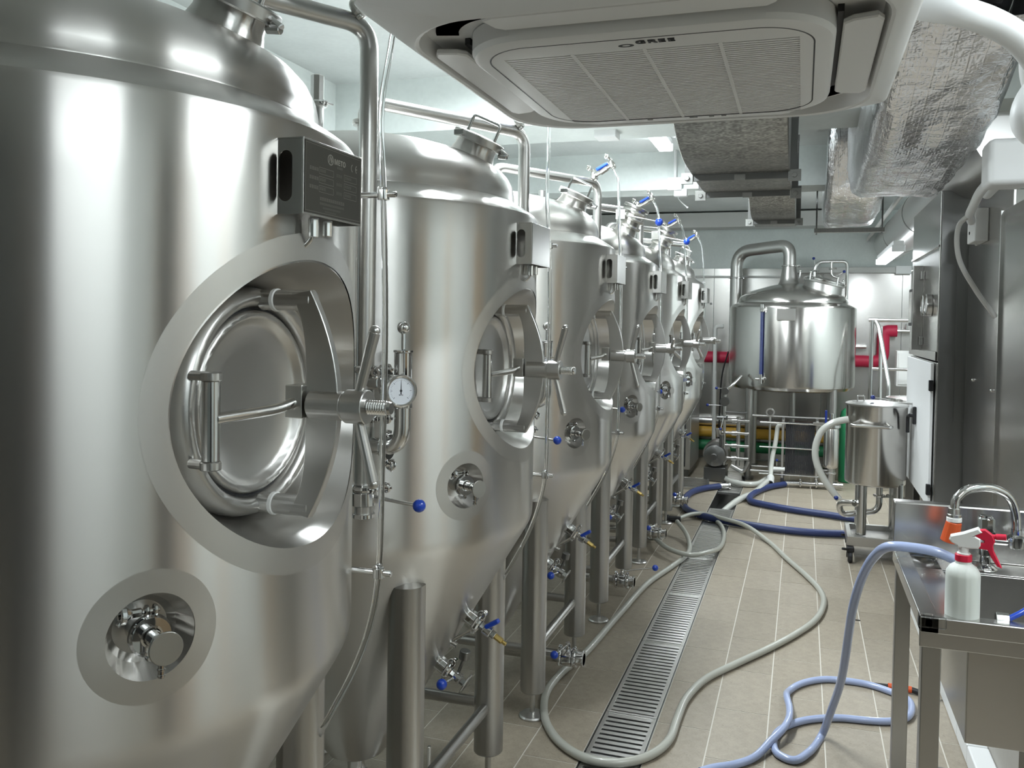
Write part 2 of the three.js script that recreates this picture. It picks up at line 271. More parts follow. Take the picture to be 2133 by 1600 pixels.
// ---------- drain grates ----------
{
  const rail = new THREE.BoxGeometry(0.018, 0.022, 1), bar = new THREE.BoxGeometry(0.172, 0.004, 0.019), endb = new THREE.BoxGeometry(0.2, 0.02, 0.012);
  bar.rotateX(0.0);
  const cx = (DX0 + DX1) / 2, gl = 0.77;
  const ch = thing('drain_channel', 'dark steel trough set in the floor beneath the grates', 'drain', [cx, 0, 5.7]);
  obj('trough', [slab(-0.104, -0.1, -0.128, -0.001, -3.25, 3.25), slab(0.1, 0.104, -0.128, -0.001, -3.25, 3.25), slab(-0.1, 0.1, -0.13, -0.126, -3.25, 3.25)], M.darkSteel, ch);
  const ord = ['nearest', 'second', 'third', 'fourth', 'fifth', 'sixth'];
  for (let k = 0; k < 6; k++) {
    const z0 = 2.46 + k * gl, t = thing('drain_grate', `slotted steel drain grate, ${ord[k]} along the floor channel`, 'grate', [cx, 0, z0 + gl / 2], 'drain grates in the floor channel');
    const r = obj('frame', [bx(-0.09, -0.012, 0, 0.016, 0.022, gl - 0.004, 0.001), bx(0.09, -0.012, 0, 0.016, 0.022, gl - 0.004, 0.001), bx(0, -0.012, gl / 2 - 0.008, 0.18, 0.02, 0.012, 0.001), bx(0, -0.012, -gl / 2 + 0.008, 0.18, 0.02, 0.012, 0.001)], M.satin, t);
    const n = 21; for (let i = 0; i < n; i++) { const m = new THREE.Mesh(bar, M.satin); m.name = 'slat'; m.castShadow = m.receiveShadow = true; m.position.set(0, -0.0035, -(-gl / 2 + 0.03 + (gl - 0.06) * i / (n - 1))); m.rotation.x = 0.08; t.add(m); }
  }
  const t = thing('drain_grate', 'slotted drain grate beyond the open gap, beneath the kettle pipes', 'grate', [cx, 0, 8.35], 'drain grates in the floor channel');
  obj('frame', [bx(-0.09, -0.012, 0, 0.016, 0.022, 1.1, 0.001), bx(0.09, -0.012, 0, 0.016, 0.022, 1.1, 0.001), bx(0, -0.012, -0.545, 0.18, 0.02, 0.012, 0.001)], M.satin, t);
  for (let i = 0; i < 30; i++) { const m = new THREE.Mesh(bar, M.satin); m.name = 'slat'; m.position.set(0, -0.0035, -(-0.52 + 1.04 * i / 29)); m.rotation.x = 0.08; t.add(m); }
  const c = thing('drain_grate', 'loose drain grate lying on the tiles beside the open gap', 'grate', [-0.93, 0.012, 8.03], 'drain grates in the floor channel');
  c.rotation.y = 0.1;
  obj('frame', [bx(-0.13, 0, 0, 0.02, 0.022, 0.5, 0.001), bx(0.13, 0, 0, 0.02, 0.022, 0.5, 0.001), bx(0, 0, 0.245, 0.26, 0.02, 0.012, 0.001), bx(0, 0, -0.245, 0.26, 0.02, 0.012, 0.001)], M.satin, c);
  for (let i = 0; i < 13; i++) { const m = new THREE.Mesh(bar, M.satin); m.name = 'slat'; m.scale.x = 1.45; m.position.set(0, 0.008, -(-0.22 + 0.44 * i / 12)); c.add(m); }
}

// ---------- things out of frame that the polished tanks mirror ----------
{ const d = thing('door_leaf', 'pale wooden door leaf standing open across from the first tank', 'door leaf', [1.27, 0, 0.76]);
  obj('leaf', [bx(0, 1.03, 0, 0.042, 2.04, 0.58, 0.004)], M.wood, d); obj('handle', [cy([-0.02, 1.02, 0.22], [-0.06, 1.02, 0.22], 0.009, 12), cy([-0.06, 1.02, 0.22], [-0.06, 1.02, 0.1], 0.009, 12)], M.bright, d); }
{ const d = thing('door_frame', 'pale wooden door surround on the sink side wall', 'door frame', [1.735, 0, 2.35]);
  obj('jamb', [bx(0, 1.05, 0.4, 0.03, 2.1, 0.42, 0.004)], M.wood, d); obj('jamb', [bx(0, 1.05, -0.75, 0.03, 2.1, 0.1, 0.004)], M.wood, d); obj('head', [bx(0, 2.13, -0.1, 0.03, 0.08, 1.42, 0.004)], M.wood, d); }
{ const d = thing('storage_cabinet', 'dark steel storage cabinet standing behind the viewpoint', 'cabinet', [1.12, 0, -1.95]);
  obj('carcass', [bx(0, 1.0, 0, 1.2, 1.98, 0.5, 0.006)], M.black, d); for (const q of [-0.4, 0, 0.4]) obj('door', [bx(q, 1.0, 0.258, 0.385, 1.9, 0.016, 0.004)], q ? M.black : M.brown, d); }
tag(obj('steel_post', [bx(0.97, 1.1, 0.7, 0.05, 2.2, 0.19, 0.006)], M.black), 'dark steel post standing beside the open wooden door', 'post');

// ---------- fermentation tanks ----------
const TX = -1.2559, TZ = 1.1774, TS = 1.1079, TR = 0.5209, MY = 1.37;
const ev = new Evaluator(); ev.attributes = ['position', 'uv', 'normal']; ev.useGroups = false;
const EF = (phi, r, y = 0) => [r * Math.cos(phi), y, r * Math.sin(phi)];     // phi from +x towards forward
function ringOn(phi, y0, r0, r1, lift, seg = 72, w0 = 1, w1 = 1) {    // annulus lying on the tank's cylinder
  const pos = [], nor = [], uv = [], idx = [], nr = 4;
  for (let i = 0; i <= nr; i++) for (let j = 0; j <= seg; j++) {
    const a = j / seg * Math.PI * 2, rr = r0 + (r1 - r0) * i / nr, s = rr * Math.cos(a) * (w0 + (w1 - w0) * i / nr), h = rr * Math.sin(a), R = TR + lift * (i === nr ? 0.1 : 1);
    const th = phi + Math.asin(Math.max(-1, Math.min(1, s / TR))), c = Math.cos(th), q = Math.sin(th);
    pos.push(R * c, y0 + h, -R * q); nor.push(c, 0, -q); uv.push(j / seg * 6, i / nr);
  }
  for (let i = 0; i < nr; i++) for (let j = 0; j < seg; j++) { const a = i * (seg + 1) + j, b = a + seg + 1; idx.push(a, b, a + 1, b, b + 1, a + 1); }
  const g = new THREE.BufferGeometry(); g.setAttribute('position', new THREE.Float32BufferAttribute(pos, 3)); g.setAttribute('normal', new THREE.Float32BufferAttribute(nor, 3)); g.setAttribute('uv', new THREE.Float32BufferAttribute(uv, 2)); g.setIndex(idx); return g;
}
const PS = -0.53, PY = 1.083;          // sample port direction and height
const jacketGeo = (() => {
  const prof = [[0, 0.2], [0.05, 0.2], [0.085, 0.205], [0.1, 0.225]];
  for (let i = 1; i <= 12; i++) { const t = i / 12; prof.push([0.1 + (0.505 - 0.1) * t, 0.225 + (0.9 - 0.225) * t]); }
  prof.push([0.515, 0.919], [0.5195, 0.933], [TR, 0.95]);
  for (let i = 1; i <= 8; i++) prof.push([TR, 0.95 + 0.845 * i / 8]);
  prof.push([0.5185, 1.803], [0.514, 1.809], [0.5, 1.819], [0.453, 1.848], [0.2, 1.85], [0, 1.85]);
  let g = new THREE.LatheGeometry(prof.map((p) => new THREE.Vector2(...p)), 128); g = toCreasedNormals(g, 0.35);
  const a = new Brush(g);
  const cone = (phi, y, prof, seg, wide = 1) => { const L = new THREE.LatheGeometry(prof.map((p) => new THREE.Vector2(...p)), seg); L.scale(1, 1, wide); const c = toCreasedNormals(L, 0.35); return new Brush(orient(c, new THREE.Vector3(0, y, 0), new THREE.Vector3(Math.cos(phi), 0, -Math.sin(phi)))); };
  const b = cone(0, MY, [[0, 0.385], [0.17, 0.385], [0.178, 0.39], [0.187, 0.405], [0.2265, 0.53], [0.24, 0.58], [0, 0.58]], 96, 1.2);
  const c = cone(PS, PY, [[0, 0.47], [0.036, 0.472], [0.045, 0.482], [0.059, 0.522], [0.064, 0.56], [0, 0.56]], 64);
  a.updateMatrixWorld(); b.updateMatrixWorld(); c.updateMatrixWorld();
  const r = ev.evaluate(ev.evaluate(a, b, SUBTRACTION), c, SUBTRACTION);
  return clean(r.geometry);
})();
const domeGeo = lat([[0.4535, 1.842], [0.4545, 1.846], [0.4535, 1.85], [0.4515, 1.854], [0.451, 1.872], [0.446, 1.897], [0.434, 1.92], [0.412, 1.943], [0.375, 1.965], [0.32, 1.988], [0.25, 2.009], [0.17, 2.027], [0.085, 2.04], [0, 2.044]], 96, [0, 0, 0], [0, 1, 0], 0.6);
// tri-clamp around an axis with a wing nut to one side
function triClamp(c, ax, r, side, wing = true) {
  const A = new THREE.Vector3(ax[0], ax[1], -ax[2]).normalize(), a3 = [A.x, A.y, -A.z], h = 0.008;
  const g = [lat([[r * 0.7, -h], [r + 0.004, -h], [r + 0.007, -h * 0.4], [r + 0.007, h * 0.4], [r + 0.004, h], [r * 0.7, h], [r * 0.7, -h]], 28, c, a3)];
  const S = new THREE.Vector3(side[0], side[1], -side[2]); S.addScaledVector(A, -S.dot(A)).normalize(); const s3 = [S.x, S.y, -S.z];
  const T = A.clone().cross(S), t3 = [T.x, T.y, -T.z];
  const e = add(c, s3, r + 0.012);
  g.push(cy(add(e, t3, -0.008), add(e, t3, -0.003), 0.008, 10), cy(add(e, t3, 0.003), add(e, t3, 0.008), 0.008, 10), cy(add(e, t3, -0.012), add(e, t3, 0.03), 0.003, 8));
  const o = add(c, s3, -(r + 0.009)); g.push(cy(add(o, a3, -0.006), add(o, a3, 0.006), 0.005, 8));
  if (wing) { const w = add(e, t3, 0.026); g.push(cy(add(e, t3, 0.012), w, 0.006, 10)); for (const k of [-1, 1]) g.push(cy(w, add(add(w, s3, k * 0.013), t3, 0.016), 0.005, 8, 0.001, 0.0035)); g.push(hollow(add(w, t3, 0.006), add(w, t3, 0.013), 0.0125, 0.006, 16)); }
  return merge(g);
}
const shared = {};
const once = (k, f) => (shared[k] || (shared[k] = f()));
function ferrule(c, ax, r, L) { return cy(c, add(c, ax, L), r, 22); }

const plateTex = (() => { // engraved name plate
  const w = 768, h = 512, cv = document.createElement('canvas'); cv.width = w; cv.height = h; const x = cv.getContext('2d');
  x.fillStyle = '#6b6963'; x.fillRect(0, 0, w, h); x.strokeStyle = '#b5b2aa'; x.fillStyle = '#c9c6bd'; x.lineWidth = 2;
  x.strokeRect(8, 14, w - 16, h - 30);
  x.lineWidth = 9; x.beginPath(); x.arc(330, 88, 36, 0, 7); x.stroke(); x.lineWidth = 8; x.beginPath(); x.moveTo(304, 116); x.lineTo(322, 62); x.lineTo(334, 96); x.lineTo(344, 66); x.lineTo(362, 112); x.moveTo(334, 112); x.lineTo(348, 88); x.stroke();
  x.font = 'bold 58px sans-serif'; x.fillText('METO', 378, 110); x.font = 'bold 17px sans-serif';
  x.lineWidth = 8; x.beginPath(); x.arc(652, 96, 30, 2.0, 4.3); x.stroke(); x.beginPath(); x.arc(714, 96, 30, 2.0, 4.3); x.moveTo(688, 96); x.lineTo(708, 96); x.stroke();
  let s = 5; const r = () => { s = (s * 16807) % 2147483647; return s / 2147483647; };
  const glyphs = (px, py, n, z, a) => { x.lineWidth = Math.max(1.2, z / 11); x.globalAlpha = a; for (let i = 0; i < n; i++) { const ox = px + i * z * 1.08; x.beginPath(); for (let k = 0; k < 3; k++) { const yy = py - z + z * (0.15 + 0.33 * k + r() * 0.08); x.moveTo(ox + z * 0.08, yy); x.lineTo(ox + z * 0.92, yy); } for (let k = 0; k < 2; k++) { const xx = ox + z * (0.2 + 0.5 * k + r() * 0.12); x.moveTo(xx, py - z * 0.95); x.lineTo(xx + (r() - 0.5) * z * 0.3, py); } x.stroke(); } x.globalAlpha = 1; };
  glyphs(420, 138, 4, 18, 0.7);
  for (let k = 0; k < 3; k++) { const y = 200 + k * 66; glyphs(56, y, 4, 27, 0.8); x.lineWidth = 2; x.strokeRect(180, y - 34, 190, 46); glyphs(190, y - 2, 3, 24, 0.6); glyphs(410, y, 3, 25, 0.45); x.lineWidth = 2; x.strokeRect(520, y - 34, 180, 46); glyphs(530, y - 2, 4, 22, 0.55); }
  glyphs(190, 404, 12, 26, 0.75); glyphs(190, 436, 17, 18, 0.6); glyphs(230, 464, 14, 16, 0.5); glyphs(260, 488, 10, 14, 0.45);
  const t = new THREE.CanvasTexture(cv); t.colorSpace = THREE.SRGBColorSpace; return t;
})();
M.plate = metal(rgb(0.95, 0.95, 0.95), 0.42, { map: plateTex });
const gaugeTex = (() => {
  const w = 256, cv = document.createElement('canvas'); cv.width = cv.height = w; const x = cv.getContext('2d'); x.fillStyle = '#dfe3ea'; x.fillRect(0, 0, w, w); x.translate(128, 128); x.strokeStyle = '#2b3140'; x.lineWidth = 2;
  for (let i = 0; i <= 30; i++) { const a = 2.36 + i / 30 * 4.71; x.beginPath(); x.lineWidth = i % 5 ? 1.5 : 4; x.moveTo(Math.cos(a) * 102, Math.sin(a) * 102); x.lineTo(Math.cos(a) * (i % 5 ? 92 : 84), Math.sin(a) * (i % 5 ? 92 : 84)); x.stroke(); }
  x.fillStyle = '#20242c'; x.font = 'bold 20px sans-serif'; x.textAlign = 'center'; x.fillText('MPa', 0, 44);
  x.beginPath(); x.moveTo(-6, 30); x.lineTo(-2, -84); x.lineTo(2, -84); x.lineTo(6, 30); x.fill(); x.beginPath(); x.arc(0, 0, 12, 0, 7); x.fill();
  const t = new THREE.CanvasTexture(cv); t.colorSpace = THREE.SRGBColorSpace; return t;
})();
M.dial = paint(0xffffff, 0.4, { map: gaugeTex });

function lever(parent, a, b, ballR, ballMat = M.blue) { const l = obj('lever', [cy(a, b, 0.0042, 12)], M.bright, parent); obj('ball_knob', [sp(b, ballR)], ballMat, l); return l; }

function buildTank(opt) {
  const t = thing('fermentation_tank', opt.label, 'tank', [TX, 0, TZ + TS * opt.k], 'steel fermentation tanks along the aisle');
  obj('jacket', jacketGeo, M.tank, t);
  obj('dome', domeGeo, M.tank, t);
  obj('polished_ring', once('r1', () => ringOn(0, MY + 0.003, 0.2235, 0.264, 0.0012, 96, 1.105, 1.06)), M.ringSteel, t);
  obj('polished_ring', once('r2', () => ringOn(PS, PY, 0.0575, 0.089, 0.0012)), M.ringSteel, t);
  // manhole
  const y = MY;
  obj('manhole_frame', once('mf', () => lat([[0.152, 0.385], [0.152, 0.415], [0.155, 0.424], [0.161, 0.431], [0.168, 0.433], [0.175, 0.43], [0.181, 0.421], [0.184, 0.408], [0.184, 0.386]], 80, [0, y, 0], [1, 0, 0], 0.9)), M.satin, t);
  obj('gasket', once('gk', () => lat([[0.146, 0.40], [0.1525, 0.40], [0.1525, 0.414], [0.146, 0.414], [0.146, 0.40]], 64, [0, y, 0], [1, 0, 0])), M.rubber, t);
  obj('manhole_door', once('md', () => lat([[0.1485, 0.388], [0.1485, 0.41], [0.147, 0.418], [0.143, 0.423], [0.138, 0.423], [0.133, 0.419], [0.128, 0.412], [0.12, 0.408], [0.08, 0.402], [0.03, 0.399], [0, 0.399]], 80, [0, y, 0], [1, 0, 0], 0.9)), M.satin, t);
  for (const s of [-1, 1]) {
    const p = obj('pin', [cy([0.425, y + s * 0.164, 0.008], [0.52, y + s * 0.164, 0.008], 0.0165, 24)], M.satin, t);
    obj('washer', [cy([0.447, y + s * 0.164, 0.008], [0.455, y + s * 0.164, 0.008], 0.0185, 24)], M.plastic, p);
  }
  obj('yoke', once('yk', () => { const o = []; const N = 20; for (let i = 0; i <= N; i++) { const q = -1 + 2 * i / N; o.push([0.572 - 0.05 * q * q, q * 0.178]); } for (let i = 0; i <= N; i++) { const q = 1 - 2 * i / N; o.push([0.517 - 0.028 * q * q * q * q, q * 0.172]); }
    return [extr(o, 0.012, 0.0012, (g) => g.translate(0, y, -0.006)), cy([0.523, y, 0], [0.582, y, 0], 0.023, 28)]; }), M.satin, t);
  obj('hinge_block', [bx(0.503, y + 0.005, 0, 0.03, 0.052, 0.044, 0.002)], M.cast, t);
  const hx = 0.468, hz = -0.172, hp = obj('hinge_post', [cy([hx, y - 0.068, hz], [hx, y + 0.046, hz], 0.0125, 22)], M.bright, t);
  obj('lug', [cy([hx, y + 0.046, hz], [hx, y + 0.058, hz], 0.015, 22), cy([0.43, y + 0.052, hz + 0.004], [hx, y + 0.052, hz], 0.007, 12)], M.satin, hp);
  obj('lug', [cy([hx, y - 0.08, hz], [hx, y - 0.068, hz], 0.015, 22), cy([0.43, y - 0.074, hz + 0.004], [hx, y - 0.074, hz], 0.007, 12)], M.satin, hp);
  obj('hinge_arm', [pipe([[hx + 0.006, y - 0.008, hz], [0.495, y - 0.004, -0.05], [0.503, y + 0.005, -0.012]], 0.0085, 0.03, 14)], M.bright, t);
  const nut = obj('clamp_nut', once('nut', () => [cy([0.586, 0, 0], [0.622, 0, 0], 0.0265, 32), cy([0.575, 0, 0], [0.588, 0, 0], 0.022, 28), ...[-1, 1].flatMap((s) => { const a = [0.606, s * 0.02, 0], b = [0.632, s * 0.118, 0]; return [cy(a, b, 0.0078, 16, 0.004, 0.0092), sp(b, 0.0086, 12)]; })]), M.satin, t);
  nut.position.y = y; nut.rotation.x = opt.nut || 0;
  obj('threaded_stud', once('stud', () => { const p = [[0, 0]]; for (let i = 0; i < 9; i++) p.push([0.0115, 0.002 + i * 0.004], [0.0095, 0.004 + i * 0.004]); p.push([0.0105, 0.04], [0.009, 0.044], [0, 0.044]); return lat(p, 20, [0.618, y, 0], [1, 0, 0], 0.3); }), M.bright, t);
  // name plate box
  const nb = obj('nameplate_box', once('npb', () => {
    const w = 0.172, hgt = 0.112, d = 0.058; const out = [];
    const sl = rrect(d, hgt, 0.001); const hole = new THREE.Path(); const a = 0.0115, hh = 0.026; hole.moveTo(a, -hh); hole.absarc(0, hh, a, 0, Math.PI, false); hole.lineTo(-a, -hh); hole.absarc(0, -hh, a, Math.PI, 2 * Math.PI, false); sl.holes.push(hole);
    for (const s of [-1, 1]) { const g = new THREE.ExtrudeGeometry(sl, { depth: 0.002, bevelEnabled: false, curveSegments: 16 }); g.translate(0.556 - d / 2, 1.715, s > 0 ? -0.087 : 0.083); out.push(g); }
    out.push(bx(0.557, 1.715, 0, 0.0025, hgt, w, 0.0008), bx(0.53, 1.77, 0, 0.052, 0.002, w, 0)); return out; }), M.sheet, t);
  obj('engraved_plate', once('npp', () => { const g = new THREE.PlaneGeometry(0.166, 0.106); g.rotateY(Math.PI / 2); g.translate(0.5588, 1.715, 0.0); return g; }), opt.k < 1 ? M.plate : M.sheet, nb);
  obj('cable_gland', [cy([0.535, 1.66, -0.02], [0.535, 1.63, -0.02], 0.008, 12), pipe([[0.535, 1.64, -0.02], [0.53, 1.625, -0.02], [0.51, 1.61, -0.02]], 0.004, 0.01, 8)], M.bright, nb); obj('cable_gland', [cy([0.535, 1.66, 0.02], [0.535, 1.635, 0.02], 0.008, 12)], M.bright, nb);
  // sample valve
  const n = EF(PS, 1), at = (r, up = 0, side = 0) => [n[0] * r - n[2] * side * 1, PY + up, n[2] * r + n[0] * side];
  const sv = obj('sample_valve', once('sv', () => [cy(at(0.46), at(0.512), 0.0195, 28), lat([[0.012, 0], [0.02, 0.001], [0.0255, 0.004], [0.0265, 0.008], [0.0255, 0.012], [0.02, 0.013], [0.012, 0.014]], 32, at(0.508), n), cy(at(0.52), at(0.548), 0.0105, 20), cy(at(0.546), at(0.572), 0.0085, 18)]), M.bright, t);
  obj('clamp', once('svc', () => triClamp(at(0.514), n, 0.021, [n[2] * -0.1, 1, 0])), M.chrome, sv);
  obj('lever_disc', once('svd', () => cy(at(0.572), at(0.576), 0.0215, 32, 0.0008)), M.cast, sv);
  obj('spout', once('svs', () => [cy(at(0.557, -0.004), at(0.557, -0.044), 0.0042, 14), cy(at(0.557, -0.03), at(0.557, -0.034), 0.0052, 14), cy(at(0.557, -0.038), at(0.557, -0.042), 0.0052, 14)]), M.chrome, sv);
  // legs, feet, rungs
  const A = 0.3114;
  for (const [sx, sz] of [[1, -1], [1, 1], [-1, -1], [-1, 1]]) {
    const l = obj('leg', once('lg' + sx + sz, () => lat([[0, 0.1], [0.044, 0.1], [0.0475, 0.104], [0.0475, 0.83], [0, 0.86]], 40, [sx * A, 0, sz * A], [0, 1, 0])), M.leg, t);
    obj('foot', once('ft' + sx + sz, () => [cy([sx * A, 0.012, sz * A], [sx * A, 0.102, sz * A], 0.01, 14), lat([[0, 0.0002], [0.05, 0.0002], [0.051, 0.006], [0.046, 0.011], [0.014, 0.018], [0, 0.018]], 32, [sx * A, 0, sz * A], [0, 1, 0])]), M.satin, l);
  }
  for (const s of [-1, 1]) { obj('rung', once('ru' + s, () => cy([s * A, 0.255, -A + 0.04], [s * A, 0.255, A - 0.04], 0.0175, 20)), M.leg, t); obj('rung', once('rv' + s, () => cy([-A + 0.04, 0.255, s * A], [A - 0.04, 0.255, s * A], 0.0175, 20)), M.leg, t); }
  // blow-off arm
  const px = 0.3295, pz = 0.5285, ay = 2.152;
  obj('arm_pipe', once('arm', () => pipe([[0, 2.02, 0], [0, ay, 0], [px, ay, pz], [px, 1.07, pz]], 0.0202, 0.06, 26)), M.satin, t);
  obj('clamp', once('armc', () => triClamp([0, 2.085, 0], [0, 1, 0], 0.028, [0.3, 0, -1])), M.cast, t);
  obj('relief_valve', once('prv', () => [cy([-0.085, 2.02, -0.12], [-0.085, 2.12, -0.12], 0.018, 24), cy([-0.085, 2.12, -0.12], [-0.085, 2.20, -0.12], 0.0195, 8, 0.003), triClamp([-0.085, 2.117, -0.12], [0, 1, 0], 0.022, [1, 0, -0.4], false)]), M.bright, t);
  // pressure train
  const bxp = px + 0.093;
  const tr = obj('bypass_pipe', once('by', () => [pipe([[px, 1.365, pz], [bxp, 1.365, pz], [bxp, 1.39, pz]], 0.0185, 0.03, 20), pipe([[bxp, 1.40, pz], [bxp, 1.222, pz], [px, 1.222, pz]], 0.0185, 0.05, 20), cy([bxp, 1.31, pz], [bxp, 1.33, pz], 0.021, 24)]), M.bright, t);
  obj('spring_valve', once('sp', () => [cy([bxp, 1.372, pz], [bxp, 1.432, pz], 0.0195, 28), cy([bxp, 1.432, pz], [bxp, 1.438, pz], 0.0215, 28), cy([bxp, 1.438, pz], [bxp, 1.476, pz], 0.0048, 14), sp([bxp, 1.487, pz], 0.0145, 22)]), M.chrome, tr);
  obj('clamp', once('spc', () => [triClamp([px + 0.05, 1.365, pz], [1, 0, 0], 0.024, [0, 1, -0.3]), triClamp([px + 0.055, 1.222, pz], [1, 0, 0], 0.024, [0, -1, -0.3])]), M.chrome, tr);
  const gd = [0.72, 0, -0.69], gc = [bxp + 0.0, 1.353, pz - 0.035];
  const ga = obj('pressure_gauge', once('ga', () => [lat([[0, 0], [0.03, 0], [0.0325, 0.003], [0.0325, 0.028], [0.035, 0.03], [0.035, 0.037], [0.032, 0.039], [0.029, 0.037], [0.029, 0.033]], 40, gc, gd, 0.5), cy([px + 0.05, 1.353, pz], add(gc, gd, 0.004), 0.008, 12)]), M.bright, tr);
  obj('dial', once('di', () => { const g = new THREE.CircleGeometry(0.03, 40); g.applyQuaternion(new THREE.Quaternion().setFromUnitVectors(new THREE.Vector3(0, 0, 1), new THREE.Vector3(gd[0], 0, -gd[2]).normalize())); const c = V(add(gc, gd, 0.0335)); g.translate(c.x, c.y, c.z); return g; }), M.dial, ga);
  obj('sight_glass', once('sg', () => hollow([px, 1.14, pz], [px, 1.265, pz], 0.0235, 0.0215, 32)), M.glass, t);
  obj('clamp', once('sgc', () => [triClamp([px, 1.393, pz], [0, 1, 0], 0.024, [1, 0, -0.5]), triClamp([px, 1.283, pz], [0, 1, 0], 0.024, [1, 0, -0.5]), triClamp([px, 1.128, pz], [0, 1, 0], 0.024, [1, 0, -0.5]), hollow([px, 1.06, pz], [px, 1.07, pz], 0.026, 0.018)]), M.chrome, t);
  const bv = obj('butterfly_valve', once('bv', () => [cy([px, 1.088, pz], [px, 1.118, pz], 0.029, 32), cy([px + 0.02, 1.103, pz], [px + 0.045, 1.103, pz], 0.009, 14)]), M.bright, t);
  lever(bv, [px + 0.04, 1.106, pz], [px + 0.138, 1.098, pz - 0.004], 0.0145);
  // small valve on the arm elbow and the clear tube led down from it
  const tz = 0.28, tx = 0.498;
  if (opt.topValve) {
    const v0 = [px - 0.02, ay + 0.02, pz - 0.035], v1 = [px + 0.085, ay + 0.075, pz - 0.06], d = dirOf(v0, v1), l = len(d), u = d.map((q) => q / l);
    const s = obj('vent_valve', once('vv', () => [cy(v0, v1, 0.009, 16), triClamp(add(v0, d, 0.12), u, 0.016, [0, 1, 0.3]), cy(add(v0, d, 0.4), add(v0, d, 0.72), 0.014, 16), triClamp(add(v0, d, 0.95), u, 0.016, [0, 1, 0.3])]), M.cast, t);
    obj('blue_handle', once('vvh', () => { const c = add(add(v0, d, 0.5), [0, 0.018, -0.012]); const g = new RoundedBoxGeometry(0.062, 0.014, 0.015, 2, 0.005); g.rotateZ(0.5); const p = V(c); g.translate(p.x, p.y, p.z); return g; }), M.blue, s);
  }
  obj('clear_tube', once('ct', () => hose([[px + 0.085, ay + 0.06, pz - 0.07], [px + 0.115, ay + 0.0, pz - 0.1], [px + 0.135, 2.05, pz - 0.16], [tx - 0.012, 1.9, tz + 0.01], [tx, 1.74, tz], [tx + 0.004, 1.5, tz + 0.006], [tx + 0.002, 1.2, tz + 0.004], [tx, 1.02, tz], [0.47, 0.91, tz + 0.02], [0.435, 0.82, tz + 0.025], [0.387, 0.73, tz + 0.03], [0.33, 0.63, tz + 0.03], [0.28, 0.55, tz + 0.03]], 0.0062, 140, 12)), M.tubeClear, t);
  for (const yy of [1.74, 1.022]) obj('tube_bracket', once('tbk' + yy, () => [cy([0.43, yy, tz], [0.525, yy, tz], 0.0055, 14), cy([tx, yy - 0.01, tz], [tx, yy + 0.01, tz], 0.0115, 16), cy([tx - 0.004, yy + 0.011, tz - 0.008], [tx - 0.004, yy + 0.011, tz + 0.012], 0.005, 10)]), M.chrome, t);
  // top port
  const ph = 0, pr = 0.335, pyy = 1.968, pd = [0.42, 0.9, 0], pc = [pr, pyy, 0.02];
  const pL = Math.hypot(0.42, 0.9), pu = pd.map((q) => q / pL);
  if (opt.top === 'butterfly') {
    const tp = obj('top_valve', once('tpb', () => [lat([[0.085, -0.012], [0.068, 0.005], [0.06, 0.02], [0.058, 0.05]], 36, pc, pu), ...[0.055, 0.095, 0.13].map((h) => lat([[0.04, h - 0.009], [0.066, h - 0.009], [0.07, h], [0.066, h + 0.009], [0.04, h + 0.009]], 36, pc, pu)), cy(add(pc, pu, 0.05), add(pc, pu, 0.15), 0.056, 36), cy(add(pc, pu, 0.15), add(pc, pu, 0.165), 0.07, 36), bx(pc[0] + 0.0, pc[1] + 0.1, pc[2] - 0.085, 0.05, 0.05, 0.03)]), M.cast, t);
    const a = add(add(pc, pu, 0.1), [0.0, 0, -0.1]); lever(tp, a, [a[0] + 0.16, a[1] - 0.035, a[2] + 0.01], 0.021);
  } else {
    const tp = obj('top_port', once('tpp', () => [lat([[0.1, -0.016], [0.078, -0.004], [0.066, 0.01], [0.06, 0.028], [0.059, 0.05]], 40, pc, pu, 0.9)]), M.tank, t);
    obj('lid', once('tpl', () => lat([[0.05, 0.046], [0.074, 0.046], [0.076, 0.049], [0.076, 0.066], [0.073, 0.069], [0.03, 0.073], [0, 0.074]], 40, pc, pu)), M.satin, tp);
    const h0 = add(pc, pu, 0.07); const e = [0.9 / pL, -0.42 / pL, 0];
    obj('handle', once('tph', () => pipe([add(h0, e, -0.045), add(add(h0, e, -0.045), pu, 0.05), add(add(h0, e, 0.045), pu, 0.05), add(h0, e, 0.045)], 0.0045, 0.012, 10)), M.chrome, tp);
    obj('clamp_bolt', once('tpk', () => [cy(add(add(h0, e, 0.075), pu, -0.03), add(add(h0, e, 0.1), pu, -0.022), 0.008, 12), cy(add(add(pc, pu, 0.057), e, 0.072), add(add(pc, pu, 0.05), e, 0.1), 0.007, 10)]), M.chrome, tp);
    obj('hinge_lug', once('tpk2', () => bx(...add(add(pc, pu, 0.058), [-0.03, 0.01, -0.072]), 0.03, 0.016, 0.016)), M.chrome, tp);
  }
  // cone valves
  const cone = (yv) => 0.1 + (0.405) * (yv - 0.225) / 0.675, cn = [0.857, -0.515, 0];
  const valve = (name, yv, f) => { const c = [cone(yv) - 0.004, yv, 0]; return f(c, obj(name, once(name, () => [cy(add(c, cn, -0.01), add(c, cn, 0.03), 0.022, 24), cy(add(c, cn, 0.03), add(c, cn, 0.045), 0.017, 24), triClamp(add(c, cn, 0.04), cn, 0.022, [0.3, 1, 0.2]), cy(add(c, cn, 0.045), add(c, cn, 0.1), 0.011, 6), cy(add(c, cn, 0.062), add(c, cn, 0.086), 0.0165, 18)]), M.chrome, t)); };
